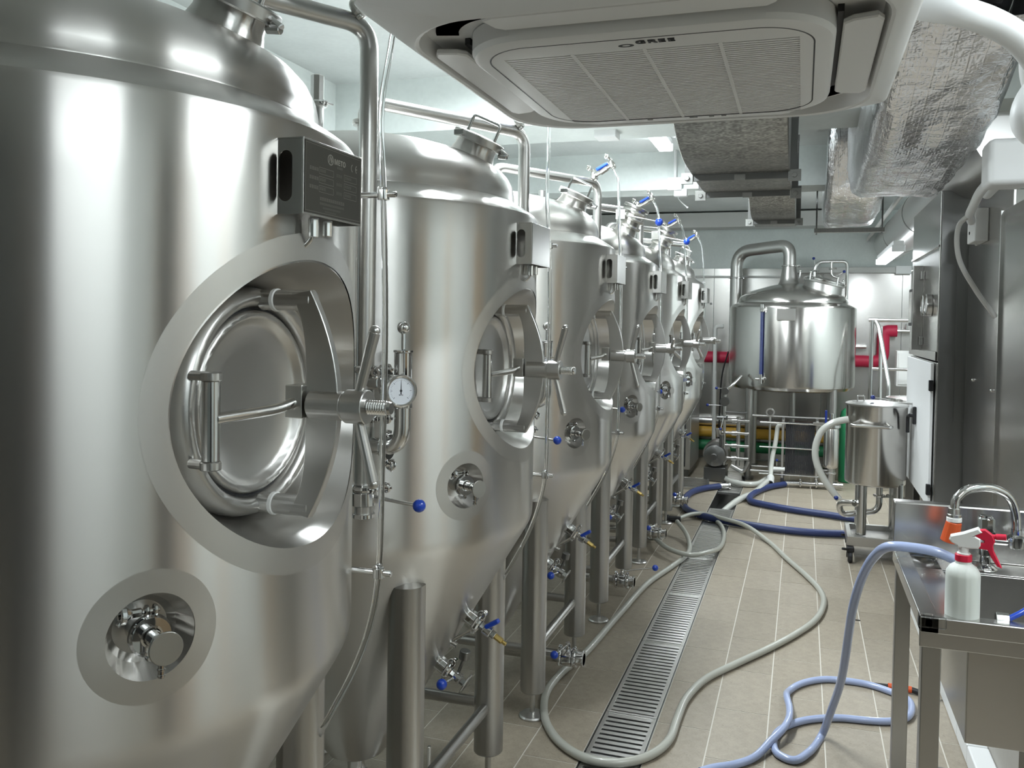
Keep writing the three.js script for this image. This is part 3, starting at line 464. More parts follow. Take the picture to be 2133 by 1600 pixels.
  valve('pressure_valve', 0.655, (c, o) => {
    obj('blue_handle', once('cvh', () => { const g = new RoundedBoxGeometry(0.05, 0.014, 0.018, 2, 0.006); g.rotateZ(0.55); const p = V(add(add(c, cn, 0.078), [0.012, 0.024, -0.006])); g.translate(p.x, p.y, p.z); return g; }), M.blue, o);
    obj('brass_nipple', once('cvn', () => [cy(add(c, cn, 0.1), add(c, cn, 0.126), 0.0085, 6), cy(add(c, cn, 0.126), add(c, cn, 0.14), 0.0055, 12)]), M.brass, o);
    obj('gauge_arm', once('cva', () => [cy(add(c, cn, 0.05), [c[0] - 0.055, c[1] - 0.09, 0.01], 0.006, 12), cy([c[0] - 0.07, c[1] - 0.085, 0.01], [c[0] - 0.035, c[1] - 0.1, 0.01], 0.009, 12)]), M.bright, o);
  });
  valve('racking_valve', 0.505, (c, o) => {
    obj('end_plate', once('rve', () => cy(add(c, cn, 0.1), add(c, cn, 0.106), 0.031, 28)), M.bright, o);
    obj('hand_wheel', once('rvw', () => [cy(add(add(c, cn, 0.06), [0.03, 0.05, 0.0]), add(add(c, cn, 0.06), [0.035, 0.075, 0]), 0.016, 18), cy(add(c, cn, 0.07), add(add(c, cn, 0.06), [0.03, 0.05, 0]), 0.005, 10)]), M.darkSteel, o);
    lever(o, add(c, cn, 0.07), add(add(c, cn, 0.05), [-0.004, -0.012, -0.06]), 0.0155);
  });
  // outlet
  const oy = 0.118;
  obj('outlet_pipe', once('op', () => pipe([[0, 0.21, 0], [0, oy, 0], [0.335, oy, 0]], 0.0255, 0.06, 22)), M.bright, t);
  const ov = obj('outlet_valve', once('ov', () => [triClamp([0.335, oy, 0], [1, 0, 0], 0.031, [0, 1, -0.2], false), cy([0.345, oy, 0], [0.385, oy, 0], 0.036, 30), triClamp([0.395, oy, 0], [1, 0, 0], 0.031, [0, 1, -0.2], false), hollow([0.4, oy, 0], [0.43, oy, 0], 0.027, 0.024), hollow([0.427, oy, 0], [0.434, oy, 0], 0.033, 0.024), cy([0.365, oy + 0.03, 0], [0.365, oy + 0.062, 0], 0.01, 16), triClamp([0.2, oy, 0], [1, 0, 0], 0.031, [0, -1, -0.2], false)]), M.chrome, t);
  const le = [[0.335, 0.165, -0.09], [0.37, 0.155, -0.11], [0.335, 0.16, -0.1], [0.54, 0.2, 0.02], [0.33, 0.165, -0.08], [0.34, 0.17, -0.06]][opt.k];
  lever(ov, [0.365, oy + 0.052, 0], le, 0.0165);
  obj('pipe_hanger', once('ph', () => [cy([0.24, 0.138, 0.0], [0.24, 0.25, 0.0], 0.006, 12), cy([0.24, oy - 0.006, 0.0], [0.24, oy + 0.006, 0], 0.02, 14)]), M.bright, t);
  return t;
}
const tankLabels = ['largest looking fermentation tank at the front, with an engraved METO name plate', 'second fermentation tank in the row, next behind the METO plate tank', 'third fermentation tank in the row, counted from the METO plate tank', 'fourth fermentation tank in the row, nearest with a blue knob valve on its dome', 'fifth fermentation tank in the row, second one with a blue knob valve on top', 'sixth and last fermentation tank in the row, nearest the kettle'];
for (let k = 0; k < 6; k++) buildTank({ k, label: tankLabels[k], nut: [0, 0.0, 0.06, 1.15, 0.75, 1.45][k], top: k === 3 || k === 4 ? 'butterfly' : 'port', topValve: true });

// ---------- ceiling cassette air conditioner ----------
const font = await new FontLoader().loadAsync('fonts/droid/droid_sans_bold.typeface.json');
{
  const cx = -0.306, cz = 1.885, y0 = 2.08, H2 = 0.495;
  const t = thing('air_conditioner', 'white ceiling cassette air conditioner with louvred grille above the aisle', 'air conditioner', [cx, y0, cz]);
  const flat = (g, y) => { g.rotateX(Math.PI / 2); g.translate(0, y, 0); return g; };   // shape plane -> facing down
  const loop = (h, r, y) => { const o = []; for (const [sx, sz, a0] of [[1, 1, 0], [-1, 1, 1], [-1, -1, 2], [1, -1, 3]]) for (let k = 0; k <= 10; k++) { const q = (a0 + k / 10) * Math.PI / 2; o.push([sx * (h - r) + r * Math.cos(q), y, sz * (h - r) + r * Math.sin(q)]); } return o; };
  const loft = (loops) => { const pos = [], uv = [], idx = [], n = loops[0].length; loops.forEach((l, i) => { for (let j = 0; j <= n; j++) { pos.push(...l[j % n]); uv.push(j / n, i); } }); for (let i = 0; i + 1 < loops.length; i++) for (let j = 0; j < n; j++) { const a = i * (n + 1) + j, b = a + n + 1; idx.push(a, a + 1, b, b, a + 1, b + 1); } const g = new THREE.BufferGeometry(); g.setAttribute('position', new THREE.Float32BufferAttribute(pos, 3)); g.setAttribute('uv', new THREE.Float32BufferAttribute(uv, 2)); g.setIndex(idx); g.computeVertexNormals(); return toCreasedNormals(g, 0.5); };
  obj('panel_rim', [loft([loop(0.42, 0.05, 0.05), loop(0.488, 0.03, 0.05), loop(H2, 0.034, 0.042), loop(H2, 0.034, 0.004), loop(0.489, 0.036, -0.004), loop(0.452, 0.17, -0.033), loop(0.446, 0.172, -0.035), loop(0.44, 0.172, -0.032), loop(0.432, 0.172, 0.0), loop(0.34, 0.13, 0.002)])], M.acWhite, t);
  obj('body', [bx(0, 0.17, 0, 0.84, 0.23, 0.84, 0.01)], M.galv, t);
  for (const [sx, sz] of [[1, 1], [1, -1], [-1, 1], [-1, -1]]) { // dark outlet openings at the corners
    const s = new THREE.Shape(); s.absarc(0, 0, 0.15, 0.25, 1.32, false); s.absarc(0, 0, 0.105, 1.32, 0.25, true);
    const g = new THREE.ExtrudeGeometry(s, { depth: 0.004, bevelEnabled: false, curveSegments: 16 }); flat(g, -0.001); g.scale(sx, 1, sz); g.translate(sx * 0.26, 0, sz * 0.26); obj('corner_outlet', [g], M.black, t);
  }
  // raised centre with the intake grille
  const gx = 0.005, gz = -0.03, gy = -0.05;
  obj('grille_frame', [loft([loop(0.352, 0.14, 0.0), loop(0.352, 0.14, gy + 0.014), loop(0.347, 0.138, gy + 0.004), loop(0.338, 0.132, gy), loop(0.2835, 0.004, gy), loop(0.2835, 0.004, gy + 0.016)].map((l, i) => l.map((q) => [q[0] + (i > 3 ? gx : 0), q[1], q[2] + (i > 3 ? gz : 0)])))], M.acWhite, t);
  const seam = rrect(0.632, 0.632, 0.105); seam.holes.push(rrect(0.626, 0.626, 0.102));
  obj('seam', [flat(new THREE.ExtrudeGeometry(seam, { depth: 0.0012, bevelEnabled: false, curveSegments: 20 }), gy + 0.0008)], M.black, t);
  const gr = obj('intake_grille', [bx(gx, gy + 0.014, -gz, 0.567, 0.004, 0.567, 0)], M.black, t);
  const sl = new THREE.BoxGeometry(0.567, 0.006, 0.0082); for (let i = 0; i < 46; i++) { const m = new THREE.Mesh(sl, M.acWhite); m.name = 'slat'; m.castShadow = m.receiveShadow = true; m.position.set(gx, gy + 0.004, gz - 0.278 + 0.556 * i / 45); gr.add(m); }
  for (const q of [-0.1425, 0, 0.1425]) obj('rib', [bx(gx + q, gy + 0.004, -gz, 0.007, 0.0085, 0.567, 0)], M.acWhite, gr);
  for (let k = 0; k < 4; k++) { // swing flaps, each with its slot
    const a = k * Math.PI / 2; const g = extr([[-0.235, 0.366], [0.235, 0.366], [0.25, 0.38], [0.26, 0.418], [0.24, 0.428], [-0.24, 0.428], [-0.26, 0.418], [-0.25, 0.38]], 0.006, 0.003); flat(g, 0.0); g.translate(0, -0.022, 0); g.rotateY(a); obj('flap', [g], M.acWhite, t);
    const d = bx(0, -0.004, 0.358, 0.5, 0.016, 0.011, 0); d.rotateY(a); obj('flap_gap', [d], M.black, t);
  }
  // logo in the near border: an oval mark and the word
  const tg = new TextGeometry('GREE', { font, size: 0.0165, depth: 0.0015, curveSegments: 4 }); tg.scale(1.35, 1, 1); tg.translate(-0.005, 0, 0); tg.rotateX(Math.PI / 2); tg.translate(0.0, gy, 0.285);
  obj('logo', [tg], M.black, t);
  const ov = new THREE.TorusGeometry(0.0085, 0.0036, 8, 24); ov.scale(1.35, 0.8, 0.3); ov.rotateX(Math.PI / 2); ov.translate(-0.024, gy + 0.0005, 0.277); obj('logo_mark', [ov], M.black, t);
  for (const [x, w] of [[0.03, 0.02], [0.075, 0.012], [0.105, 0.012], [-0.08, 0.014]]) obj('indicator', [bx(x, gy, 0.324, w, 0.002, 0.006, 0)], M.darkSteel, t);
}

// ---------- ducts that dip under the beams ----------
function duct(name, label, cat, x0, x1, zy, h, mat, seam, puff = 0) {  // swept rectangular section; zy is the centre line [forward, height]
  const c = new THREE.CatmullRomCurve3(zy.map((p) => new THREE.Vector3(0, p[1], -p[0])), false, 'centripetal'); const N = 90, q = c.getSpacedPoints(N);
  const w = x1 - x0, xm = (x0 + x1) / 2; const t = thing(name, label, cat, [xm, q[0].y, -q[0].z]);
  const sec = [], rr = puff || 0.004, K = puff ? 5 : 1; for (const [sx, sy, a0] of [[1, 1, 0], [-1, 1, 1], [-1, -1, 2], [1, -1, 3]]) for (let k = 0; k <= K; k++) { const a = (a0 + k / K) * Math.PI / 2; sec.push([sx * (w / 2 - rr) + rr * Math.cos(a), sy * (h / 2 - rr) + rr * Math.sin(a)]); }
  if (puff) { const full = []; for (let i = 0; i < sec.length; i++) { const a = sec[i], b = sec[(i + 1) % sec.length], L = Math.hypot(b[0] - a[0], b[1] - a[1]), m = Math.max(1, Math.round(L / 0.03)); for (let k = 0; k < m; k++) full.push([a[0] + (b[0] - a[0]) * k / m, a[1] + (b[1] - a[1]) * k / m]); } sec.length = 0; sec.push(...full); }
  const pos = [], uv = [], idx = [], S = sec.length; let L = 0;
  for (let i = 0; i <= N; i++) {
    const T = q[Math.min(i + 1, N)].clone().sub(q[Math.max(i - 1, 0)]).normalize(), U = new THREE.Vector3(1, 0, 0), W = T.clone().cross(U).negate(); if (i) L += q[i].distanceTo(q[i - 1]);
    for (let j = 0; j <= S; j++) { const s = sec[j % S]; let k = 0; if (puff) k = (g16(L * 7, j * 0.35) - 0.5) * 0.02 + (g64(L * 30, j * 1.3) - 0.5) * 0.006; const nx = s[0] / (w / 2), ny = s[1] / (h / 2);
      pos.push(q[i].x + U.x * s[0] * (1 + k * 1.5) + W.x * s[1] - q[0].x, q[i].y + W.y * (s[1] + ny * k) - q[0].y, q[i].z + W.z * (s[1] + ny * k) - q[0].z); uv.push(j / S * (2 * w + 2 * h), L); }
  }
  for (let i = 0; i < N; i++) for (let j = 0; j < S; j++) { const a = i * (S + 1) + j, b = a + S + 1; idx.push(a, b, a + 1, b, b + 1, a + 1); }
  let g = new THREE.BufferGeometry(); g.setAttribute('position', new THREE.Float32BufferAttribute(pos, 3)); g.setAttribute('uv', new THREE.Float32BufferAttribute(uv, 2)); g.setIndex(idx); g.computeVertexNormals(); if (!puff) g = toCreasedNormals(g, 0.5);
  obj('duct_shell', [g], mat, t);
  for (const s of seam) { // flange frames with corner brackets
    const i = Math.round(s * N), p = q[i], T = q[Math.min(i + 1, N)].clone().sub(q[Math.max(i - 1, 0)]).normalize(), ang = Math.atan2(T.y, -T.z);
    const f = []; const put = (g2) => { g2.rotateX(ang); g2.translate(0, p.y - q[0].y, p.z - q[0].z); return g2; };
    f.push(put(bx(0, h / 2 + 0.012, 0, w + 0.06, 0.03, 0.014, 0.001)), put(bx(0, -h / 2 - 0.012, 0, w + 0.06, 0.03, 0.014, 0.001)), put(bx(w / 2 + 0.014, 0, 0, 0.03, h, 0.014, 0.001)), put(bx(-w / 2 - 0.014, 0, 0, 0.03, h, 0.014, 0.001)));
    const fr = obj('flange', f, M.darkSteel, t);
    for (const sx of [-1, 1]) { const b = obj('corner_bracket', [put(bx(sx * (w / 2 + 0.018), -h / 2 - 0.016, -0.01, 0.052, 0.05, 0.006, 0.002))], M.galv, fr); obj('bolt', [put(cy([sx * (w / 2 + 0.018), -h / 2 - 0.016, -0.012], [sx * (w / 2 + 0.018), -h / 2 - 0.016, -0.022], 0.011, 8))], M.galv, fr); }
    obj('clip', [put(bx(0, -h / 2 - 0.018, -0.004, 0.045, 0.024, 0.022, 0.001))], M.galv, fr);
  }
  return t;
}
const gd1 = duct('sheet_duct', 'galvanised sheet metal duct dipping under the first beam', 'duct', -0.475, -0.065, [[3.0, 2.63], [3.03, 2.58], [3.16, 2.40], [3.40, 2.29], [3.72, 2.265], [4.3, 2.265], [4.55, 2.32], [4.66, 2.45], [4.68, 2.6], [4.68, 2.71]], 0.23, M.galv, [0.43, 0.665]);
duct('sheet_duct', 'smaller galvanised duct dipping under the far beam', 'duct', -0.345, -0.06, [[5.44, 2.71], [5.44, 2.62], [5.47, 2.54], [5.58, 2.42], [5.8, 2.33], [6.1, 2.31], [6.45, 2.31], [6.65, 2.38], [6.72, 2.55], [6.73, 2.71]], 0.2, M.galv, [0.47]);
duct('foil_duct', 'large crinkled silver foil insulated duct beside the air conditioner', 'duct', 0.215, 0.60, [[2.66, 2.52], [2.74, 2.5], [2.92, 2.44], [3.3, 2.34], [3.8, 2.30], [4.45, 2.30], [4.8, 2.38], [4.95, 2.46], [5.1, 2.5]], 0.34, M.foil, [], 0.05);
const fd2 = duct('foil_duct', 'smaller foil insulated duct hung under the far beam', 'duct', 0.118, 0.46, [[5.5, 2.71], [5.5, 2.63], [5.53, 2.57], [5.66, 2.45], [5.95, 2.37], [6.25, 2.345], [6.6, 2.345], [6.85, 2.42], [6.95, 2.6], [6.95, 2.71]], 0.26, M.foil, [], 0.05);
{ const h = thing('duct_hanger', 'threaded rod trapeze holding the smaller foil duct', 'hanger', [0.29, 2.17, 6.4]);
  obj('bar', [bx(0, 0, 0, 0.46, 0.03, 0.04, 0.002)], M.galv, h); for (const s of [-1, 1]) obj('rod', [cy([s * 0.215, -0.03, 0], [s * 0.215, 0.28, 0], 0.0055, 8)], M.darkSteel, h); }
{ const p = thing('round_duct', 'long silver round duct running to the end wall above the cabinets', 'duct', [0.86, 2.36, 6.8]);
  obj('duct_shell', [cy([0, 0, -2.6], [0, 0, 2.9], 0.17, 40)], M.foilPipe, p);
  for (const z of [-1.4, 0.2, 1.8]) obj('band', [hollow([0, 0, z], [0, 0, z + 0.03], 0.174, 0.168, 40)], M.galv, p); }
for (const [dx, dy, r, l] of [[-0.20, 0.1, 0.018, 'upper pale conduit running beside the silver round duct'], [-0.235, 0.05, 0.014, 'lower pale conduit running beside the silver round duct']]) tag(obj('conduit_pipe', [cy([0.86 + dx, 2.36 + dy, 4.6], [0.86 + dx, 2.36 + dy, 9.74], r, 14)], M.pvc), l, 'conduit', 'conduits beside the round duct');
{ const d = thing('cable_tray', 'grey galvanised trunk along the top of the end wall', 'trunking', [-0.9, 2.62, 9.6]); obj('tray', [bx(0, 0, 0, 2.7, 0.16, 0.28, 0.004)], M.pvc, d); }
tag(obj('sensor_wire', [hose([[-0.875, 2.45, 6.2], [-0.87, 2.40, 6.2], [-0.845, 2.365, 6.2], [-0.81, 2.335, 6.2]], 0.004, 20, 8), sp([-0.805, 2.33, 6.2], 0.008, 12)], M.white), 'short hanging cable with a white end under the far beam', 'cable');
{ const j = thing('junction_box', 'white square junction box on the edge of the far beam', 'junction box', [-0.88, 2.46, 6.1]); obj('box', [bx(0, 0.02, -0.02, 0.1, 0.09, 0.05, 0.004), bx(0.04, -0.04, 0, 0.09, 0.05, 0.06, 0.003)], M.white, j); obj('conduit', [cy([0.0, 0.06, -0.015], [0.0, 0.26, -0.015], 0.011, 10)], M.white, j); }
{ const j = thing('junction_box', 'white square junction box under the near beam above the second tank', 'junction box', [-0.95, 2.44, 4.2]); obj('box', [bx(0, 0, 0, 0.11, 0.05, 0.11, 0.004)], M.white, j); obj('conduit', [cy([0, 0.02, 0.03], [0, 0.02, 0.16], 0.01, 10)], M.white, j); }

// ---------- white lagged pipes at the right of the air conditioner ----------
tag(obj('lagged_pipe', [hose([[0.05, 2.24, 1.98], [0.186, 2.2, 2.0], [0.289, 2.172, 2.0], [0.361, 2.161, 2.05], [0.427, 2.135, 2.1], [0.485, 2.083, 2.15], [0.56, 1.98, 2.2]], 0.03, 60, 20)], M.white), 'thick white taped pipe curving away from the air conditioner', 'pipe', 'white taped refrigerant pipes');
tag(obj('lagged_pipe', [hose([[0.66, 2.6, 2.6], [0.62, 2.40, 2.62], [0.585, 2.31, 2.62], [0.568, 2.24, 2.64], [0.6, 2.16, 2.7], [0.68, 2.12, 2.75]], 0.027, 60, 20)], M.white), 'slimmer white taped pipe between the foil duct and the panel', 'pipe', 'white taped refrigerant pipes');
tag(obj('lagged_pipe', [hose([[0.66, 2.26, 2.3], [0.58, 2.14, 2.3], [0.515, 2.07, 2.3], [0.492, 2.02, 2.3], [0.498, 1.985, 2.3], [0.53, 1.962, 2.3], [0.6, 1.955, 2.3], [0.74, 2.0, 2.32]], 0.036, 60, 20)], M.white), 'fat white taped pipe bending in a loop beside the foil duct', 'pipe', 'white taped refrigerant pipes');

// ---------- stainless cabinets and panels on the right ----------
{
  const X = 0.7, z0 = 5.15, z1 = 6.36, t = thing('control_cabinet', 'tall stainless control cabinet with gauges and a white lower door', 'cabinet', [X, 0, (z0 + z1) / 2]);
  const D = 0.55, zl = z1 - z0;
  obj('upper_body', [bx(D / 2, 1.785, 0, D, 0.93, zl, 0.006)], M.sheet, t);
  obj('lower_body', [bx(D / 2 + 0.004, 0.9, 0, D, 0.82, zl - 0.01, 0.006)], M.sheet, t);
  const wd = obj('lower_door', [bx(-0.01, 0.905, 0.02, 0.018, 0.8, zl - 0.1, 0.004)], M.white, t);
  obj('handle', [cy([-0.02, 0.955, 0.03], [-0.055, 0.955, 0.03], 0.012, 12), bx(-0.03, 0.955, 0.03, 0.02, 0.11, 0.03, 0.006), pipe([[-0.055, 0.955, 0.03], [-0.06, 0.945, 0.09], [-0.058, 0.84, 0.1]], 0.011, 0.03, 10)], M.black, wd);
  for (const [y, z] of [[1.18, -0.54], [0.6, -0.54], [0.66, 0.6]]) obj('hinge', [bx(-0.016, y, z, 0.022, 0.06, 0.03, 0.003)], M.black, wd);
  const ud = obj('upper_door', [bx(-0.008, 1.62, 0.28, 0.014, 0.52, 0.5, 0.003), bx(-0.03, 1.62, 0.02, 0.06, 0.52, 0.014, 0.003)], M.sheet, t);
  for (const hy of [1.82, 1.42]) obj('hinge', [bx(-0.012, hy, -0.02, 0.02, 0.05, 0.03, 0.002)], M.bright, ud);
  obj('display', [bx(-0.024, 1.63, 0.33, 0.024, 0.24, 0.2, 0.004)], M.black, ud);
  obj('display_glass', [bx(-0.0375, 1.63, 0.33, 0.002, 0.2, 0.16, 0)], M.sheet, ud);
  for (const z of [-0.2, -0.36]) { const g = obj('gauge', [lat([[0, 0], [0.06, 0], [0.064, 0.004], [0.064, 0.03], [0.058, 0.034], [0.054, 0.03]], 32, [0, 1.63, z], [-1, 0, 0])], M.bright, t); obj('gauge_face', [cy([-0.02, 1.63, z], [-0.027, 1.63, z], 0.054, 32)], M.plastic, g); }
  obj('seam_trim', [bx(-0.004, 1.95, 0, 0.008, 0.012, zl, 0.001), bx(-0.004, 1.345, 0, 0.008, 0.05, zl, 0.002)], M.sheet, t);
  for (const z of [-0.5, 0.5]) for (const x of [0.05, D - 0.05]) obj('leg', [bx(x, 0.25, z, 0.04, 0.5, 0.04, 0.002)], M.darkSteel, t);
}
{
  const t = thing('side_panel', 'dark brushed stainless filler panel beside the control cabinet', 'panel', [0.85, 0, 5.09]);
  obj('sheet', [bx(0, 1.37, 0, 0.3, 1.74, 0.012, 0.002)], M.darkSteel, t); obj('inset', [bx(0.0, 1.5, -0.008, 0.14, 1.0, 0.006, 0.001)], M.darkSteel, t);
  obj('leg_sheet', [bx(0, 0.25, 0.005, 0.3, 0.5, 0.012, 0.001)], M.darkSteel, t);
}
{
  const t = thing('wall_panel', 'tall polished stainless wall sheet with rivets beside the dark filler', 'panel', [0.83, 0, 4.56], 'stainless wall sheets behind the sink');
  obj('sheet', [bx(0.006, 1.32, 0, 0.012, 1.66, 0.98, 0.002)], M.sheet, t);
  for (const [y, z] of [[1.93, 0.3], [1.24, 0.28], [1.22, -0.18], [2.0, -0.3]]) obj('rivet', [sp([-0.002, y, z], 0.008, 10)], M.bright, t);
}
{ const t = thing('wall_panel', 'tall brushed stainless wall sheet behind the sink at the picture edge', 'panel', [0.79, 0, 3.5], 'stainless wall sheets behind the sink'); obj('sheet', [bx(0.006, 1.25, 0, 0.012, 1.5, 1.1, 0.002)], M.sheet, t); obj('edge_strip', [bx(0.0, 1.25, 0.55, 0.02, 1.5, 0.012, 0.001)], M.bright, t); }
{ const t = thing('plinth', 'beige rendered plinth below the stainless wall sheets', 'plinth', [0.95, 0, 4.0]); obj('body', [slab(-0.31, 0.5, 0, 0.5, -1.15, 1.08)], M.concrete, t);
  for (let i = 0; i < 11; i++) obj('curb_tile', [bx(-0.345, 0.035, -1.05 + i * 0.202, 0.068, 0.07, 0.198, 0.006)], M.white, t); }
{ const t = thing('conduit_box', 'white round-lidded conduit box beside the foil duct', 'junction box', [0.66, 2.075, 3.35]);
  obj('box', [bx(0, 0, 0, 0.14, 0.16, 0.14, 0.02)], M.white, t); obj('knockout', [hollow([0.012, 0.008, -0.05], [0.012, 0.008, -0.052], 0.018, 0.0155, 24)], M.pvc, t);
  obj('conduit', [pipe([[-0.02, -0.02, 0.04], [-0.03, -0.05, 0.3], [0.0, -0.09, 0.7], [0.05, -0.09, 0.95]], 0.018, 0.08, 14), pipe([[0.03, 0.0, 0.04], [0.03, -0.03, 0.5]], 0.022, 0.03, 12)], M.white, t);
  obj('cable', [hose([[-0.0, -0.09, 0.7], [-0.03, -0.13, 0.75], [-0.02, -0.26, 0.8], [0.06, -0.4, 0.86], [0.15, -0.52, 0.9]], 0.011, 40, 10)], M.pvc, t); }
{ const t = thing('conduit_box', 'square grey conduit box above the dark filler panel', 'junction box', [0.8, 2.0, 4.66]); obj('box', [bx(0, 0, 0, 0.06, 0.16, 0.2, 0.006)], M.pvc, t); obj('screw', [cy([-0.03, -0.03, 0.03], [-0.034, -0.03, 0.03], 0.008, 8), cy([-0.03, 0.04, -0.02], [-0.034, 0.04, -0.02], 0.008, 8)], M.black, t); }

// ---------- sink ----------
{
  const x0 = 0.262, x1 = 1.02, z0 = 2.06, z1 = 2.67, y = 0.868, t = thing('sink_unit', 'stainless sink table with square legs and a back splash', 'sink', [x0, 0, z0]); const w = x1 - x0, d = z1 - z0;
  // bowl opening kept clear: rim boards around it
  const b0 = 0.11, b1 = w - 0.06, c0 = 0.075, c1 = d - 0.13;
  obj('rim', [bx(w / 2, y - 0.018, 0.02, w, 0.036, 0.04, 0.003), bx(0.02, y - 0.018, d / 2, 0.04, 0.036, d, 0.003), bx(w / 2, y - 0.02, (c0 + 0.03) / 2 + 0.01, w - 0.01, 0.008, c0 - 0.02, 0.001), bx(b0 / 2 + 0.012, y - 0.02, d / 2, b0 - 0.02, 0.008, d - 0.02, 0.001), bx(w / 2, y - 0.02, (c1 + d) / 2, w - 0.01, 0.008, d - c1, 0.001), bx((b1 + w) / 2, y - 0.02, d / 2, w - b1, 0.008, d - 0.02, 0.001)], M.sheet, t);
  obj('corner_guard', [bx(0.014, y - 0.012, 0.012, 0.034, 0.03, 0.028, 0.007), bx(0.03, y - 0.012, 0.008, 0.05, 0.028, 0.02, 0.006)], M.tubeClear, t);
  obj('apron', [bx(w / 2, y - 0.044, 0.01, w, 0.05, 0.012, 0.002)], M.sheet, t);
  obj('back_splash', [bx(w / 2, y + 0.06, d - 0.006, w, 0.15, 0.012, 0.003), bx(w / 2, y + 0.133, d + 0.012, w, 0.008, 0.045, 0.003)], M.sheet, t);
  const bz = 0.28; obj('bowl', [bx((b0 + b1) / 2, y - bz, (c0 + c1) / 2, b1 - b0, 0.004, c1 - c0, 0.001), bx(b0, y - 0.02 - bz / 2, (c0 + c1) / 2, 0.004, bz, c1 - c0, 0.001), bx(b1, y - 0.02 - bz / 2, (c0 + c1) / 2, 0.004, bz, c1 - c0, 0.001), bx((b0 + b1) / 2, y - 0.02 - bz / 2, c0, b1 - b0, bz, 0.004, 0.001), bx((b0 + b1) / 2, y - 0.02 - bz / 2, c1, b1 - b0, bz, 0.004, 0.001)], M.sheet, t);
  for (const [x, z] of [[0.026, 0.03], [0.026, d - 0.03], [w - 0.026, 0.03], [w - 0.026, d - 0.03]]) { const l = obj('leg', [bx(x, (y - 0.04) / 2 + 0.01, z, 0.04, y - 0.06, 0.04, 0.003)], M.leg, t); obj('foot', [cy([x, 0.0005, z], [x, 0.03, z], 0.018, 14)], M.black, l); }
  obj('stretcher', [bx(w / 2, 0.5, 0.03, w - 0.09, 0.036, 0.036, 0.003)], M.leg, t);
  obj('stretcher', [bx(0.026, 0.15, d / 2, 0.034, 0.034, d - 0.09, 0.003)], M.leg, t);
  obj('drain_pipe', [pipe([[0.4, 0.585, 0.26], [0.4, 0.5, 0.26], [0.3, 0.42, 0.26], [0.3, 0.36, 0.3], [0.5, 0.34, 0.4]], 0.022, 0.05, 14)], M.black, t);
}
{ // mixer tap
  const t = thing('mixer_tap', 'chrome swan neck mixer tap on the sink back edge', 'tap', [0.485, 0.853, 2.585]);
  obj('body', [lat([[0, 0], [0.03, 0], [0.031, 0.004], [0.022, 0.012], [0.014, 0.016], [0.012, 0.035], [0.016, 0.04], [0.016, 0.055], [0.0215, 0.06], [0.0215, 0.09], [0.0, 0.092]], 28, [0, 0, 0], [0, 1, 0]), cy([0.015, 0.078, 0], [0.17, 0.078, 0], 0.0085, 16)], M.chrome, t);
  obj('handle', [cy([0, 0.092, 0], [0, 0.142, 0], 0.022, 10, 0.004), cy([0, 0.142, 0], [0, 0.147, 0], 0.016, 20)], M.chrome, t);
  obj('body', [lat([[0.02, 0.0], [0.0215, 0.004], [0.0215, 0.03], [0.013, 0.036], [0.013, 0.05]], 20, [0.073, 0.065, 0], [0, 1, 0])], M.chrome, t);
  obj('spout', [pipe([[0.073, 0.07, 0], [0.073, 0.15, 0], [0.055, 0.205, -0.01], [0.0, 0.232, -0.03], [-0.06, 0.222, -0.05], [-0.086, 0.195, -0.06], [-0.088, 0.17, -0.06]], 0.0115, 0.06, 18)], M.chrome, t);
  obj('hose_collar', [cy([-0.088, 0.172, -0.06], [-0.088, 0.155, -0.06], 0.0145, 20), cy([-0.088, 0.156, -0.06], [-0.088, 0.147, -0.06], 0.0175, 20)], M.bright, t);
  obj('hose_connector', [cy([-0.088, 0.147, -0.06], [-0.088, 0.135, -0.06], 0.019, 20)], M.plastic, t);
  obj('orange_connector', [cy([-0.088, 0.135, -0.06], [-0.097, 0.08, -0.055], 0.0195, 20, 0.002, 0.0235)], M.orange, t);
}
